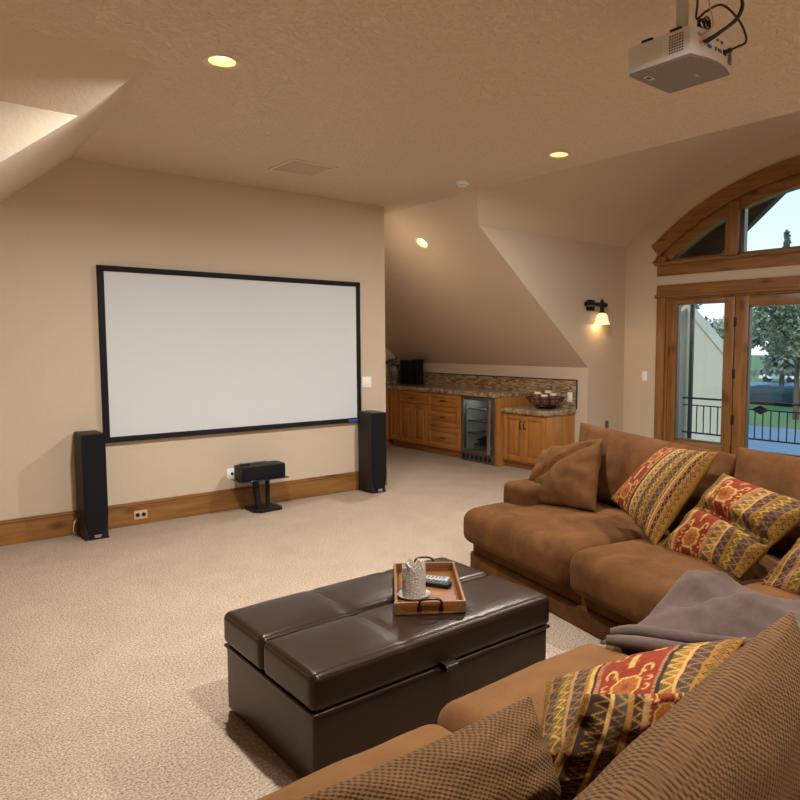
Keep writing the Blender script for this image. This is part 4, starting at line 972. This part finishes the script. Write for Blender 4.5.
for k, (x, y, rot, wl, hl_, hz, mt, lb, zb) in enumerate(((.03, .05, 62, .025, .085, .022, 'black_plastic', 'black remote control lying on the tray behind the candle', 0), (.035, .105, 70, .026, .075, .020, 'remote_silver', 'silver remote control on the tray, furthest from the viewer', 0))):
    q = on_tray(x, y); rc = thing('remote_control', lb, 'remote', (q[0], q[1], q[2] + zb), ta + R(rot), 'remotes on the tray')
    M().box((-wl, -hl_, 0), (wl, hl_, hz), .007, 3).build('shell', mt, rc, world=False)
    bt = M()
    for i in range(3):
        for j in range(6): bt.box((-.014 + i * .011, -hl_ + .02 + j * .018, hz - .001), (-.007 + i * .011, -hl_ + .03 + j * .018, hz + .0015), .0008)
    bt.build('buttons', 'vent_slot' if mt == 'remote_silver' else 'dark_steel', rc, world=False)
    M().box((-.016, hl_ - .035, hz - .001), (.016, hl_ - .012, hz + .001), .0008).build('display', 'car_glass' if mt == 'remote_silver' else 'remote_silver', rc, world=False)
q = on_tray(-.035, -.185)
tag(M().box((q[0] - .008, q[1] - .006, q[2]), (q[0] + .007, q[1] + .006, q[2] + .009), .003, 2).build('sugar_cube', 'paper_white'), 'tiny white lump on the tray in front of the candle', 'crumb')

# ================================================================ SOFAS
SA = R(11)
sofa = thing('sectional_sofa', 'long brown suede sofa section facing the ottoman, backed towards the patio doors', 'sofa', (3.155, 3.52, 0), 0)
sd_ = Vector((-math.sin(SA), -math.cos(SA), 0)); sb_ = Vector((math.cos(SA), -math.sin(SA), 0))
# local frame: x along the sofa from the far arm towards the viewer, y towards the back
sofa.rotation_euler = (0, 0, math.atan2(sd_.y, sd_.x))
LAX = 2.92
def A_(s, t, z): return Vector((3.155, 3.52, 0)) + sd_ * s + sb_ * t + Vector((0, 0, z))
def sbox(s0, s1, t0, t1, z0, z1, r, name, mat='suede', parent=None, **k):
    c_ = ((s0 + s1) / 2, (t0 + t1) / 2, (z0 + z1) / 2); h = ((s1 - s0) / 2, (t1 - t0) / 2, (z1 - z0) / 2)
    return soft(c_, h, r, **k).build(name, mat, parent or sofa, world=False, angle=60)
sbox(0.0, LAX, 0.0, 1.14, .03, .215, .025, 'base', nm=(20, 6, 2), lump=.004)
sbox(-.005, LAX, -.018, 1.145, .0, .13, .018, 'skirt', nm=(20, 6, 2), lump=.003, seed=2)
# inner deck keeps the cushions apart from the frame
sbox(.02, .30, .22, 1.06, .16, .605, .055, 'arm', nm=(6, 10, 5), lump=.008, seed=4)
sbox(.02, LAX, .95, 1.15, .18, .72, .07, 'back_frame', nm=(24, 5, 6), lump=.006, seed=5)
# the T shaped first seat cushion wraps in front of the arm
def t_cushion():
    c_ = (.575, .38, .325); h = (.565, .48, .118)
    mm = soft(c_, h, .075, 5, (26, 22, 4), .035, .010, 11, .02)
    nv_ = []
    for p in mm.v:
        x, y, z = p
        if x < .31 and y > .19:
            # pull the part beside the arm back to the inner arm line
            f = min(1, (y - .19) / .05); x = x + (.312 - x) * f * (1 if x < .312 else 0)
        nv_.append((x, y, z))
    mm.v = nv_
    return mm
t_cushion().build('seat_cushion', 'suede', sofa, world=False, angle=70)
sbox(1.148, 1.955, -.10, .86, .207, .443, .075, 'seat_cushion', k=5, nm=(24, 22, 4), crown=.035, lump=.010, seed=21, front_round=.02)
sbox(1.965, LAX - .01, -.04, .86, .207, .448, .07, 'seat_cushion', k=5, nm=(20, 22, 4), crown=.03, lump=.008, seed=31, front_round=.01)

def pillow(c00, c10, c11, c01, t, mat, name, label, cat, group=None, n=30, pin=.07, lump=.006, seed=0, power=.5, pat=None, parent=None, sag=0.0, crease=None):
    """c00..c01: the four corner points; puffs out by t to both sides; world coordinates"""
    C = [Vector(c) for c in (c00, c10, c11, c01)]
    ctr = sum(C, Vector()) / 4
    base = Vector((ctr.x, ctr.y, min(c.z for c in C)))
    eu = ((C[1] - C[0]) + (C[2] - C[3])) / 2; ev = ((C[3] - C[0]) + (C[2] - C[1])) / 2; nn = eu.cross(ev).normalized()
    lu, lv = eu.length, ev.length
    mm = M(); mm.uv = []; uvs = []; vs = []; cols = []; fs = []
    for side in (1, -1):
        for i in range(n + 1):
            for j in range(n + 1):
                u = math.sin(PI / 2 * (2 * i / n - 1)); v_ = math.sin(PI / 2 * (2 * j / n - 1))
                ue = u * (1 - pin * (1 - v_ * v_)); ve = v_ * (1 - pin * (1 - u * u))
                a, b = (ue + 1) / 2, (ve + 1) / 2
                p = C[0] * (1 - a) * (1 - b) + C[1] * a * (1 - b) + C[2] * a * b + C[3] * (1 - a) * b
                e_ = max(0, (1 - u * u)) * max(0, (1 - v_ * v_)); h = t * e_ ** power
                w = noise.noise(Vector((u * 1.7 + seed, v_ * 1.7, seed * 1.3))) + .5 * noise.noise(Vector((u * 4.1 + seed, v_ * 4.1 - seed, 0)))
                ang = math.atan2(v_, u); rad = math.sqrt(u * u + v_ * v_)
                rays = math.sin(ang * 11 + seed + 3 * noise.noise(Vector((ang, seed, 0)))) * max(0, rad - .45) * min(1, e_ * 6)
                d = h + (lump * w * min(1, e_ * 5) + lump * .9 * rays) * (1 if side > 0 else .6)
                if crease: d -= crease(u, v_) * min(1, e_ * 4)
                p = p + nn * (d * side) - Vector((0, 0, sag * (1 - v_) * e_))
                vs.append(p); uvs.append((ue * lu / 2, ve * lv / 2))
                if pat:
                    jt = .72 + .42 * random.random(); cc = pat((u + 1) / 2, (v_ + 1) / 2); cols.append((cc[0] * jt, cc[1] * jt, cc[2] * jt))
    N1 = (n + 1) ** 2
    for i in range(n):
        for j in range(n):
            a, b, c_, d = i * (n + 1) + j, (i + 1) * (n + 1) + j, (i + 1) * (n + 1) + j + 1, i * (n + 1) + j + 1
            fs.append((a, b, c_, d)); fs.append((a + N1, d + N1, c_ + N1, b + N1))
    # weld the rim
    rim = {}
    for i in range(n + 1):
        for j in range(n + 1):
            if i in (0, n) or j in (0, n): rim[i * (n + 1) + j + N1] = i * (n + 1) + j
    fs = [tuple(rim.get(q, q) for q in f) for f in fs]
    used = sorted({q for f in fs for q in f}); mp = {q: k for k, q in enumerate(used)}
    mm.v = [tuple(vs[q]) for q in used]; mm.f = [tuple(mp[q] for q in f) for f in fs]; mm.uv = [uvs[q] for q in used]
    if pat: mm.col = [cols[q] for q in used]
    if parent is not None:
        inv = parent.matrix_basis.inverted() if False else (Matrix.Translation(parent.location) @ parent.rotation_euler.to_matrix().to_4x4()).inverted()
        mm.v = [tuple(inv @ Vector(p)) for p in mm.v]
        return mm.build(name, mat, parent, world=False, angle=75)
    o = mm.build(name, mat, None, angle=75, loc=base)
    return tag(o, label, cat, group)

# kilim pattern: bands across u, motifs along v
GOLD, PALE, RED, ORG, OLV, PUR, CRM, DRK = [lin(c) for c in ((142, 98, 36), (184, 142, 76), (126, 44, 16), (150, 72, 24), (96, 80, 30), (70, 52, 38), (158, 116, 72), (52, 32, 18))]
def kilim(flip=False, vs_=1.0, v0=0.0, bands=None):
    B = bands or [(0, .07, 'gdot'), (.07, .095, 'pur'), (.095, .12, 'pale'), (.12, .145, 'dotc'), (.145, .40, 'med'), (.40, .415, 'cream'), (.415, .43, 'drk'), (.43, .455, 'dotc'), (.455, .54, 'gzig'), (.54, .555, 'pale'), (.555, .625, 'purz'), (.625, .645, 'gold'), (.645, .73, 'olv'), (.73, .745, 'cream'), (.745, .775, 'dotc'), (.775, .86, 'purz'), (.86, .875, 'pale'), (.875, .94, 'gdot'), (.94, 1.01, 'drkz')]
    def f(u, v):
        if flip: u = 1 - u
        v = v * vs_ + v0
        for a, b, k in B:
            if a <= u < b: break
        w = (u - a) / (b - a); tri = abs(((v * 14) % 1) - .5) * 2
        if k == 'gdot':
            d = abs(w - .5) * 2 + abs(((v * 16) % 1) - .5) * 1.6
            return DRK if .55 < d < .75 else (OLV if d < .35 else GOLD)
        if k == 'pur': return PUR
        if k == 'pale': return PALE
        if k == 'cream': return CRM
        if k == 'drk': return DRK
        if k == 'gold': return GOLD
        if k == 'dotc': return CRM if (v * 42) % 1 < .5 else lin((140, 70, 50))
        if k == 'gzig':
            return PALE if abs(w - tri) < .16 else (OLV if w < tri else GOLD)
        if k == 'purz': return lin((128, 92, 54)) if abs(w - tri) < .16 else PUR
        if k == 'olv':
            return PALE if abs(w - (.2 + .6 * tri)) < .10 else (OLV if (v * 28) % 1 < .6 else GOLD)
        if k == 'drkz': return GOLD if abs(w - tri) < .15 else DRK
        # medallion band
        per = .54; yy = ((v / per) % 1 - .5) * per / 1.35; xx = (w - .5) * (b - a) / 1.2; r = math.hypot(xx, yy); an = math.atan2(yy, xx)
        if r < .018: return lin((120, 62, 30))
        if r < .062:
            return GOLD if (math.sin(an * 12) > .25 and r > .03) else ORG
        oc = r * (1 + .06 * math.cos(an * 8))
        if abs(oc - .070) < .007: return PALE
        # hooks
        for sx2 in (-1, 1):
            for sy2 in (-1, 1):
                hx, hy_ = xx * sx2 - .085, yy * sy2 - .105
                rr = math.hypot(hx, hy_); aa = math.atan2(hy_, hx)
                if abs(rr - .022) < .0065 and not (-1.9 < aa < -.9): return PALE
                # stem from medallion to hook
                px, py = xx * sx2, yy * sy2
                t_ = ((px - .045) * .022 + (py - .055) * .05) / (.022 ** 2 + .05 ** 2)
                if 0 <= t_ <= 1 and math.hypot(px - .045 - .022 * t_, py - .055 - .05 * t_) < .0062: return PALE
                hx, hy_ = xx * sx2 - .105, yy * sy2 - .030
                rr = math.hypot(hx, hy_)
                if abs(rr - .016) < .005 and not (2.2 < abs(math.atan2(hy_, hx))): return PALE
        # link between medallions
        if abs(xx) < .012 and abs(yy) > .13 and abs(abs(xx) - .008) < .005: return PALE
        if abs(yy) > .165 and abs(xx) < .03 and abs(abs(xx) - (.2 - abs(yy)) * .8) < .006: return GOLD
        return RED
    return f

# back cushions of the long sofa (loose cushions are things of their own)
def Aq(*l): return [A_(*p) for p in l]
G1 = 'loose cushions on the sofas'
pillow(*Aq((1.36, .80, .47), (.16, .76, .47), (-.03, .97, .965), (1.40, .99, .905)), .13, 'suede', 'back_cushion', 'wide brown suede back cushion at the far end of the long sofa', 'cushion', n=40, pin=.03, lump=.012, seed=3, power=.42)
pillow(*Aq((2.30, .80, .47), (1.44, .80, .47), (1.36, 1.00, .955), (2.34, 1.02, .94)), .12, 'suede', 'back_cushion', 'brown suede back cushion at the right edge, behind the patterned pillows', 'cushion', n=36, pin=.03, lump=.010, seed=5, power=.42)
# plump brown pillow against the far arm
pillow(A_(.70, .50, .49), A_(.14, .30, .45), A_(-.04, .62, .775), A_(.42, .80, .91), .13, 'suede', 'throw_pillow', 'plump brown suede pillow slumped against the far sofa arm', 'pillow', n=40, pin=.06, lump=.022, seed=8, power=.5,
       crease=lambda u, v: .035 * math.exp(-((u * .6 + v * .8 - .15) / .07) ** 2) + .02 * math.exp(-((u - .25 + v * .3) / .08) ** 2))
# patterned pillows on the long sofa
pillow(A_(1.40, .30, .47), A_(.90, .44, .62), A_(1.06, .72, .935), A_(1.44, .73, .955), .11, 'kilim_cloth', 'patterned_pillow', 'square kilim pillow standing on one corner against the back cushion', 'pillow', n=150, pin=.05, lump=.006, seed=12, pat=kilim(False, 1.0, .08,
       [(0, .08, 'gdot'), (.08, .115, 'drkz'), (.115, .15, 'dotc'), (.15, .165, 'pale'), (.165, .20, 'olv'), (.20, .27, 'purz'), (.27, .30, 'gold'), (.30, .37, 'olv'), (.37, .42, 'purz'), (.42, .45, 'cream'), (.45, .52, 'gzig'), (.52, .55, 'pale'), (.55, .58, 'drk'), (.58, .61, 'dotc'), (.61, .88, 'med'), (.88, .91, 'dotc'), (.91, 1.01, 'gdot')]))
KB = [(0, .06, 'gdot'), (.06, .10, 'purz'), (.10, .15, 'olv'), (.15, .175, 'pale'), (.175, .20, 'dotc'), (.20, .52, 'med'), (.52, .54, 'cream'), (.54, .57, 'dotc'), (.57, .67, 'gzig'), (.67, .69, 'pale'), (.69, .76, 'purz'), (.76, .79, 'gold'), (.79, .86, 'olv'), (.86, .93, 'purz'), (.93, 1.01, 'gdot')]
pillow(A_(1.40, .34, .455), A_(1.93, .31, .455), A_(2.10, .62, .80), A_(1.50, .70, .85), .11, 'kilim_cloth', 'patterned_pillow', 'slumped kilim pillow with a deep fold, leaning beside the upright one', 'pillow', n=150, pin=.05, lump=.018, seed=15, pat=kilim(False, .95, .12, KB),
       crease=lambda u, v: .085 * math.exp(-((v - .02 + u * .12) / .10) ** 2) * (1 if u > -.75 else .3))
pillow(A_(2.05, .28, .46), A_(2.52, .34, .46), A_(2.55, .66, .80), A_(2.13, .63, .79), .085, 'kilim_cloth', 'patterned_pillow', 'kilim pillow cut by the right edge of the photograph', 'pillow', n=110, pin=.05, lump=.012, seed=19, pat=kilim(True, 1.0, .2))

# ---- near sofa
nb = thing('woven_sofa', 'tan woven sofa section in the foreground seen from behind', 'sofa', (.40, 1.60, 0))
BX0, BX1 = .36, 2.46
def nbox(x0, x1, y0, y1, z0, z1, r, name, mat='fine_weave', **k):
    return soft(((x0 + x1) / 2, (y0 + y1) / 2, (z0 + z1) / 2), ((x1 - x0) / 2, (y1 - y0) / 2, (z1 - z0) / 2), r, **k).build(name, mat, nb, angle=60)
nbox(BX0, BX1, .46, 1.50, .0, .215, .03, 'base', nm=(16, 8, 2), lump=.003)
nbox(BX0, BX1, .42, .64, .18, .72, .07, 'back_frame', nm=(20, 5, 6), lump=.005)
nbox(.30, 1.275, .64, 1.585, .205, .445, .08, 'seat_cushion', k=5, nm=(24, 22, 4), crown=.03, lump=.008, seed=41, front_round=.02)
nbox(1.285, 2.06, .64, 1.64, .205, .445, .08, 'seat_cushion', k=5, nm=(24, 22, 4), crown=.03, lump=.008, seed=43, front_round=.02)
nbox(2.07, BX1, .64, 1.60, .205, .44, .07, 'seat_cushion', k=5, nm=(12, 22, 4), crown=.02, lump=.006, seed=47, front_round=.01)

pillow((.10, .70, .46), (1.78, .62, .44), (1.475, .63, .985), (.35, .50, .86), .12, 'basket_weave', 'back_cushion', 'big basket weave back cushion with pointed corner, lower right foreground', 'cushion', n=60, pin=.035, lump=.012, seed=23, power=.42)
pillow((.62, .98, .46), (1.22, 1.02, .46), (1.20, 1.125, .70), (.60, 1.22, .64), .125, 'basket_weave', 'throw_pillow', 'small basket weave pillow at the bottom edge of the near sofa', 'pillow', n=50, pin=.05, lump=.014, seed=27)
pillow((1.25, 1.16, .49), (1.54, .88, .63), (1.97, .97, .68), (1.53, 1.37, .535), .07, 'kilim_cloth', 'patterned_pillow', 'flat lying kilim pillow between the blanket and the big woven cushion', 'pillow', n=170, pin=.03, lump=.008, seed=33, pat=kilim(False, .80, .02,
       [(0, .05, 'gdot'), (.05, .10, 'purz'), (.10, .18, 'olv'), (.18, .20, 'cream'), (.20, .27, 'purz'), (.27, .30, 'gold'), (.30, .32, 'pale'), (.32, .34, 'drk'), (.34, .365, 'dotc'), (.365, .70, 'med'), (.70, .72, 'dotc'), (.72, .74, 'drk'), (.74, .82, 'gzig'), (.82, .84, 'pale'), (.84, .92, 'purz'), (.92, 1.01, 'gdot')]))
pillow((1.14, 1.06, .48), (1.40, .80, .50), (1.42, .78, .77), (1.25, 1.00, .735), .06, 'kilim_cloth', 'patterned_pillow', 'dark edged kilim pillow standing against the big woven cushion', 'pillow', n=120, pin=.04, lump=.012, seed=37, pat=kilim(False, .9, .05, [(0, .06, 'gdot'), (.06, .10, 'drk'), (.10, .22, 'drkz'), (.22, .26, 'pale'), (.26, .36, 'purz'), (.36, .42, 'gold'), (.42, .5, 'drkz'), (.5, .54, 'cream'), (.54, .8, 'med'), (.8, 1.01, 'gzig')]))

# ---- grey fleece blanket thrown over the corner of the seats
bl = thing('fleece_blanket', 'mauve grey fleece blanket thrown over the sofa corner', 'blanket', (2.35, 1.25, .455))
def blanket_sheet():
    nx, ny = 56, 46; vs = []; fs = []
    c00, c10, c11, c01 = Vector((2.13, 1.02)), Vector((2.72, .74)), Vector((2.66, 1.52)), Vector((2.00, 1.53))
    def sst(x): x = max(0, min(1, x)); return x * x * (3 - 2 * x)
    for side in (0, 1):
        for i in range(nx + 1):
            for j in range(ny + 1):
                a, b = i / nx, j / ny
                p = c00 * (1 - a) * (1 - b) + c10 * a * (1 - b) + c11 * a * b + c01 * (1 - a) * b
                wob = .02 * noise.noise(Vector((a * 3, b * 3, 4.2)))
                hump = sst((a - .06) / .55) * sst((1 - a) / .12 + .35) * sst((1.0 - b) / .10) * sst((b + .35) / .5)
                folds = .026 * math.sin(a * 7 + b * 9 + 2 * noise.noise(Vector((a * 2.5, b * 2.5, 0)))) * sst(b * 3 + .2) + .024 * noise.noise(Vector((a * 5, b * 5, 7))) + .010 * noise.noise(Vector((a * 13, b * 9, 3)))
                z = .474 + .125 * hump + folds * (.35 + .65 * hump) + .012
                edge = min(a, 1 - a, b, 1 - b); z -= .014 * (1 - sst(edge / .04))
                vs.append((p.x + wob, p.y + wob * .6, z - (.012 if side else 0)))
    K = (nx + 1) * (ny + 1)
    for i in range(nx):
        for j in range(ny):
            a, b, c_, d = i * (ny + 1) + j, (i + 1) * (ny + 1) + j, (i + 1) * (ny + 1) + j + 1, i * (ny + 1) + j + 1
            fs.append((a, b, c_, d)); fs.append((a + K, d + K, c_ + K, b + K))
    def side_q(a, b): fs.append((a, b, b + K, a + K))
    for i in range(nx): side_q(i * (ny + 1), (i + 1) * (ny + 1)); side_q(i * (ny + 1) + ny, (i + 1) * (ny + 1) + ny)
    for j in range(ny): side_q(j, j + 1); side_q(nx * (ny + 1) + j, nx * (ny + 1) + j + 1)
    return M().add(vs, fs)
blanket_sheet().build('sheet', 'blanket_fleece', bl, angle=80)
def roll(pts, r):
    P_ = spline(pts, 6); n_ = len(P_); return M().tube(P_, [r * (.55 + .45 * math.sin(PI * min(1, (i + 1.5) / n_))) for i in range(n_)], 12)
roll([(1.985, 1.49, .495), (2.03, 1.41, .50), (2.08, 1.31, .50), (2.15, 1.20, .50), (2.24, 1.08, .51)], .026).build('rolled_edge', 'blanket_fleece', bl, angle=80)
roll([(2.03, 1.505, .505), (2.07, 1.43, .525), (2.12, 1.33, .525), (2.19, 1.22, .525), (2.28, 1.10, .53)], .024).build('rolled_edge', 'blanket_fleece', bl, angle=80)

# ================================================================ OUTSIDE
GZ = -3.4
tag(M().box((XR + .161, -1.5, -.22), (9.10, 7.4, -.06)).build('balcony_deck', 'deck_board', smooth=False), 'blue grey balcony deck outside the patio doors', 'balcony', kind='structure')
rl = thing('balcony_railing', 'black iron balcony railing with thin upright balusters', 'railing', (8.9, 3.0, -.06))
RX = 8.9
M().box((RX - .02, -1.4, .785), (RX + .02, 5.43, .81), .004).build('top_rail', 'iron', rl)
M().box((RX - .015, -1.4, .30), (RX + .015, 5.43, .32), .003).build('bottom_rail', 'iron', rl)
M().box((RX - .012, -1.4, .690), (RX + .012, 5.43, .706), .003).build('middle_rail', 'iron', rl)
for y in (-1.35, .6, 2.6): M().box((RX - .022, y - .022, -.06), (RX + .022, y + .022, .80), .003).build('post', 'iron', rl)
k = 0; y = -1.30
bal = None
while y < 5.35:
    b_ = M().tube([(RX, 0, .31), (RX, 0, .695)], .008, 6)
    if bal is None: bal = b_.build('baluster', 'iron', rl, world=False); bal.location = Vector((0, y, 0)) - Vector((8.9, 3.0, -.06)); 
    else:
        c_ = bal.copy(); COL.objects.link(c_); c_.parent = rl; c_.location = Vector((0, y, 0)) - Vector((8.9, 3.0, -.06))
    y += .105
M().slab([(RX - .008, 4.42, .70), (RX - .008, 4.30, .76), (RX - .008, 4.18, .70), (RX - .008, 4.30, .64)], (.016, 0, 0)).build('diamond_ornament', 'iron', rl)
# gable overhang above the balcony
rf = thing('porch_gable', 'dark timber gable overhang above the balcony', 'roof', (8.3, YC, 3.0))
def ro(y): return 3.50 + .85 * (4.6 - y)          # soffit height on the left half
for sg, nm_ in ((1, 'far'), (-1, 'near')):
    ys = [(5.9, ro(5.9)), (YC, ro(YC))]
    P_ = [(XR + .165, YC + sg * (ys[0][0] - YC), ys[0][1]), (9.1, YC + sg * (ys[0][0] - YC), ys[0][1]), (9.1, YC, ys[1][1]), (XR + .165, YC, ys[1][1])]
    M().slab(P_, (0, 0, .10)).build('soffit', 'soffit_board', rf, smooth=False)
    P_ = [(8.92, YC + sg * (5.9 - YC), ro(5.9) - .001), (8.92, YC, ro(YC) - .001), (8.92, YC, ro(YC) - .44), (8.92, YC + sg * (5.9 - YC), ro(5.9) - .44)]
    M().slab(P_, (.12, 0, 0)).build('barge_rafter', 'timber', rf, smooth=False)
    P_ = [(8.10, YC + sg * (5.9 - YC), ro(5.9) - .001), (8.10, YC, ro(YC) - .001), (8.10, YC, ro(YC) - .18), (8.10, YC + sg * (5.9 - YC), ro(5.9) - .18)]
    M().slab(P_, (.14, 0, 0)).build('rafter', 'outside_stucco', rf, smooth=False)
# wing of the house and porch column seen through the side window
wg = thing('house_wing', 'pale stucco gable wing of the house beyond the side window', 'building', (13.0, 8.2, GZ))
wz = lambda y: 1.68 + 1.07 * (y - 7.32)
M().slab([(13.0, 6.75, GZ), (13.0, 10.5, GZ), (13.0, 10.5, wz(8.6)), (13.0, 8.6, wz(8.6)), (13.0, 6.75, wz(6.75))], (.2, .1, 0)).build('wall', 'outside_stucco', wg, smooth=False)
M().slab([(12.94, 6.70, wz(6.70)), (12.94, 8.6, wz(8.6)), (13.2, 8.6, wz(8.6)), (13.2, 6.70, wz(6.70))], (0, -.03, .06)).build('roof_edge', 'outside_stucco', wg, smooth=False)
pc = thing('porch_column', 'tan square porch column at the left edge of the side window', 'column', (9.0, 5.50, -.06))
M().box((8.95, 5.44, -.06), (9.05, 5.56, 2.98), .006).build('shaft', 'vent_paint', pc); M().box((8.93, 5.42, -.06), (9.07, 5.58, .10), .004).build('base_block', 'vent_paint', pc)
M().box((8.935, 5.33, -.06), (8.99, 5.375, 2.98), .004).build('downpipe', 'soffit_board', pc)
tag(M().box((9.3, -150, GZ - .3), (320, 260, GZ)).build('lawn_ground', 'lawn', smooth=False), 'green lawn stretching below the balcony', 'lawn', kind='structure')
def strip(p, q, w, z):
    p, q = Vector(p), Vector(q); n_ = Vector((-(q - p).y, (q - p).x)).normalized() * w / 2
    return M().slab([(p.x - n_.x, p.y - n_.y, z), (q.x - n_.x, q.y - n_.y, z), (q.x + n_.x, q.y + n_.y, z), (p.x + n_.x, p.y + n_.y, z)], (0, 0, -.05))
tag(strip((36, -40), (32, 90), 14, GZ + .03).build('driveway', 'asphalt', smooth=False), 'blue grey asphalt drive just below the railing', 'driveway', kind='structure')
tag(strip((84, -40), (70, 130), 26, GZ + .03).build('street', 'asphalt', smooth=False), 'blue grey street beyond the lawn', 'street', kind='structure')

def tree(name, label, x, y, h, r, mat, kind, nleaf, trunk=.25, seed=0, ls=.5, group=None):
    rnd = random.Random(seed); t = thing(name, label, 'tree', (x, y, GZ), 0, group)
    th_ = h * (.95 if kind == 'pine' else .75)
    M().tube([(x, y, GZ), (x + rnd.uniform(-.2, .2), y + rnd.uniform(-.2, .2), GZ + th_ * .5), (x, y, GZ + th_)], [trunk, trunk * .7, trunk * .15], 8).build('trunk', 'bark', t)
    mm = M(); vs = []; fs = []
    if kind != 'pine':
        br = M()
        blobs = []
        for i in range(14):
            a = rnd.uniform(0, 2 * PI); e = rnd.uniform(.25, .95); d = rnd.uniform(.25, .75) * r
            c_ = Vector((x + d * math.cos(a), y + d * math.sin(a), GZ + h * (.30 + .62 * e))); blobs.append((c_, r * rnd.uniform(.28, .48)))
            br.tube([(x, y, GZ + h * (.2 + .4 * e)), tuple(c_)], [trunk * .35, trunk * .08], 5)
        br.build('branches', 'bark', t)
    for i in range(nleaf):
        if kind == 'pine':
            f = rnd.random() ** .7; z = GZ + h * (.12 + .88 * (1 - f)); rr = r * f * rnd.uniform(.25, 1) * (.75 + .25 * math.sin(z * 5)); a = rnd.uniform(0, 2 * PI)
            c_ = Vector((x + rr * math.cos(a), y + rr * math.sin(a), z - rr * .25))
        else:
            b_, br_ = rnd.choice(blobs); dv = Vector((rnd.gauss(0, 1), rnd.gauss(0, 1), rnd.gauss(0, .8))).normalized() * br_ * rnd.uniform(.5, 1.05); c_ = b_ + dv
        u = Vector((rnd.gauss(0, 1), rnd.gauss(0, 1), rnd.gauss(0, 1))).normalized(); w = u.cross(Vector((rnd.gauss(0, 1), rnd.gauss(0, 1), rnd.gauss(0, 1)))).normalized(); s_ = ls * rnd.uniform(.6, 1.3)
        k_ = len(vs); vs += [c_ - u * s_, c_ + w * s_ * .55, c_ + u * s_, c_ - w * s_ * .55]; fs.append((k_, k_ + 1, k_ + 2, k_ + 3))
    mm.v = [tuple(p) for p in vs]; mm.f = fs
    o = mm.build('foliage', mat, t, smooth=False); o['kind'] = 'stuff'
tree('shade_tree', 'big leafy tree on the lawn behind the patio door glass', 47, 20.3, 9.6, 3.4, 'leaf_mid', 'leaf', 8000, .22, 3, .15)
tree('shade_tree', 'pale leafy tree on the lawn seen through the side window', 62, 36.5, 6.6, 4.2, 'leaf_pale', 'leaf', 3000, .25, 5, .32)
tree('conifer', 'tall dark conifer whose tip shows in the arched window', 78, 35.4, 17.3, 3.0, 'leaf_pine', 'pine', 2600, .3, 7, .4)
tree('shade_tree', 'overhanging leafy tree at the top of the side window', 33, 20.9, 9.2, 2.6, 'leaf_mid', 'leaf', 1500, .22, 9, .24)
far = [(118, 40), (116, 50), (114, 58), (112, 66), (110, 74), (108, 83), (120, 30)]
for i, (x, y) in enumerate(far):
    tree('background_tree', 'distant leafy tree in the row across the street', x, y, 8 + (i * 37 % 5) * .6, 3.8, ['leaf_pale', 'leaf_mid', 'leaf_pine'][i % 3], 'leaf', 1500, .3, 20 + i, .75, 'trees across the street')
for i, (x, y) in enumerate(((54, 31.2), (57, 26.2))):
    mm = M(); rnd = random.Random(60 + i)
    mm2 = soft((x, y, GZ + .7), (1.0, 2.2, .75), .5, 4, (4, 8, 3), .1, .15, i); h_ = thing('hedge', ['clipped dark hedge by the street seen through the side window', 'clipped dark hedge by the street seen through the patio door'][i], 'hedge', (x, y, GZ))
    mm2.uv = None; mm2.build('mass', 'hedge_leaf', h_, smooth=True)
def car(name, label, x, y, rot, body_mat, L=4.7, H_=1.75):
    t = thing(name, label, 'car', (x, y, GZ + .03), rot); h = L / 2
    pr = [(-h, .45), (-h, .95), (-h + .1, 1.05), (-h + .35, H_ - .08), (-h + .7, H_), (h - 1.9, H_), (h - 1.25, 1.08), (h - .15, .95), (h, .75), (h, .42)]
    M().slab([(a, -.88, z) for a, z in pr], (0, 1.76, 0)).build('body', body_mat, t, world=False)
    for s_ in (-1, 1):
        M().slab([(-h + .45, s_ * .885, 1.1), (-h + .62, s_ * .885, H_ - .12), (h - 1.95, s_ * .885, H_ - .12), (h - 1.4, s_ * .885, 1.1)], (0, s_ * .01, 0)).build('side_window', 'car_glass', t, world=False)
    for a in (-h + .85, h - .85):
        for s_ in (-1, 1): M().lathe([(.001, -.11), (.36, -.11), (.36, .11), (.001, .11)], 18, mat=Matrix.Translation((a, s_ * .80, .36)) @ Matrix.Rotation(R(90), 4, 'X')).build('wheel', 'tyre', t, world=False)
car('parked_car', 'white van like car parked across the street behind the tree', 92.5, 42.3, R(97), 'car_white')
car('parked_car', 'white car parked across the street, half hidden by the door edge', 95, 37.0, R(97), 'car_white', 4.4, 1.5)
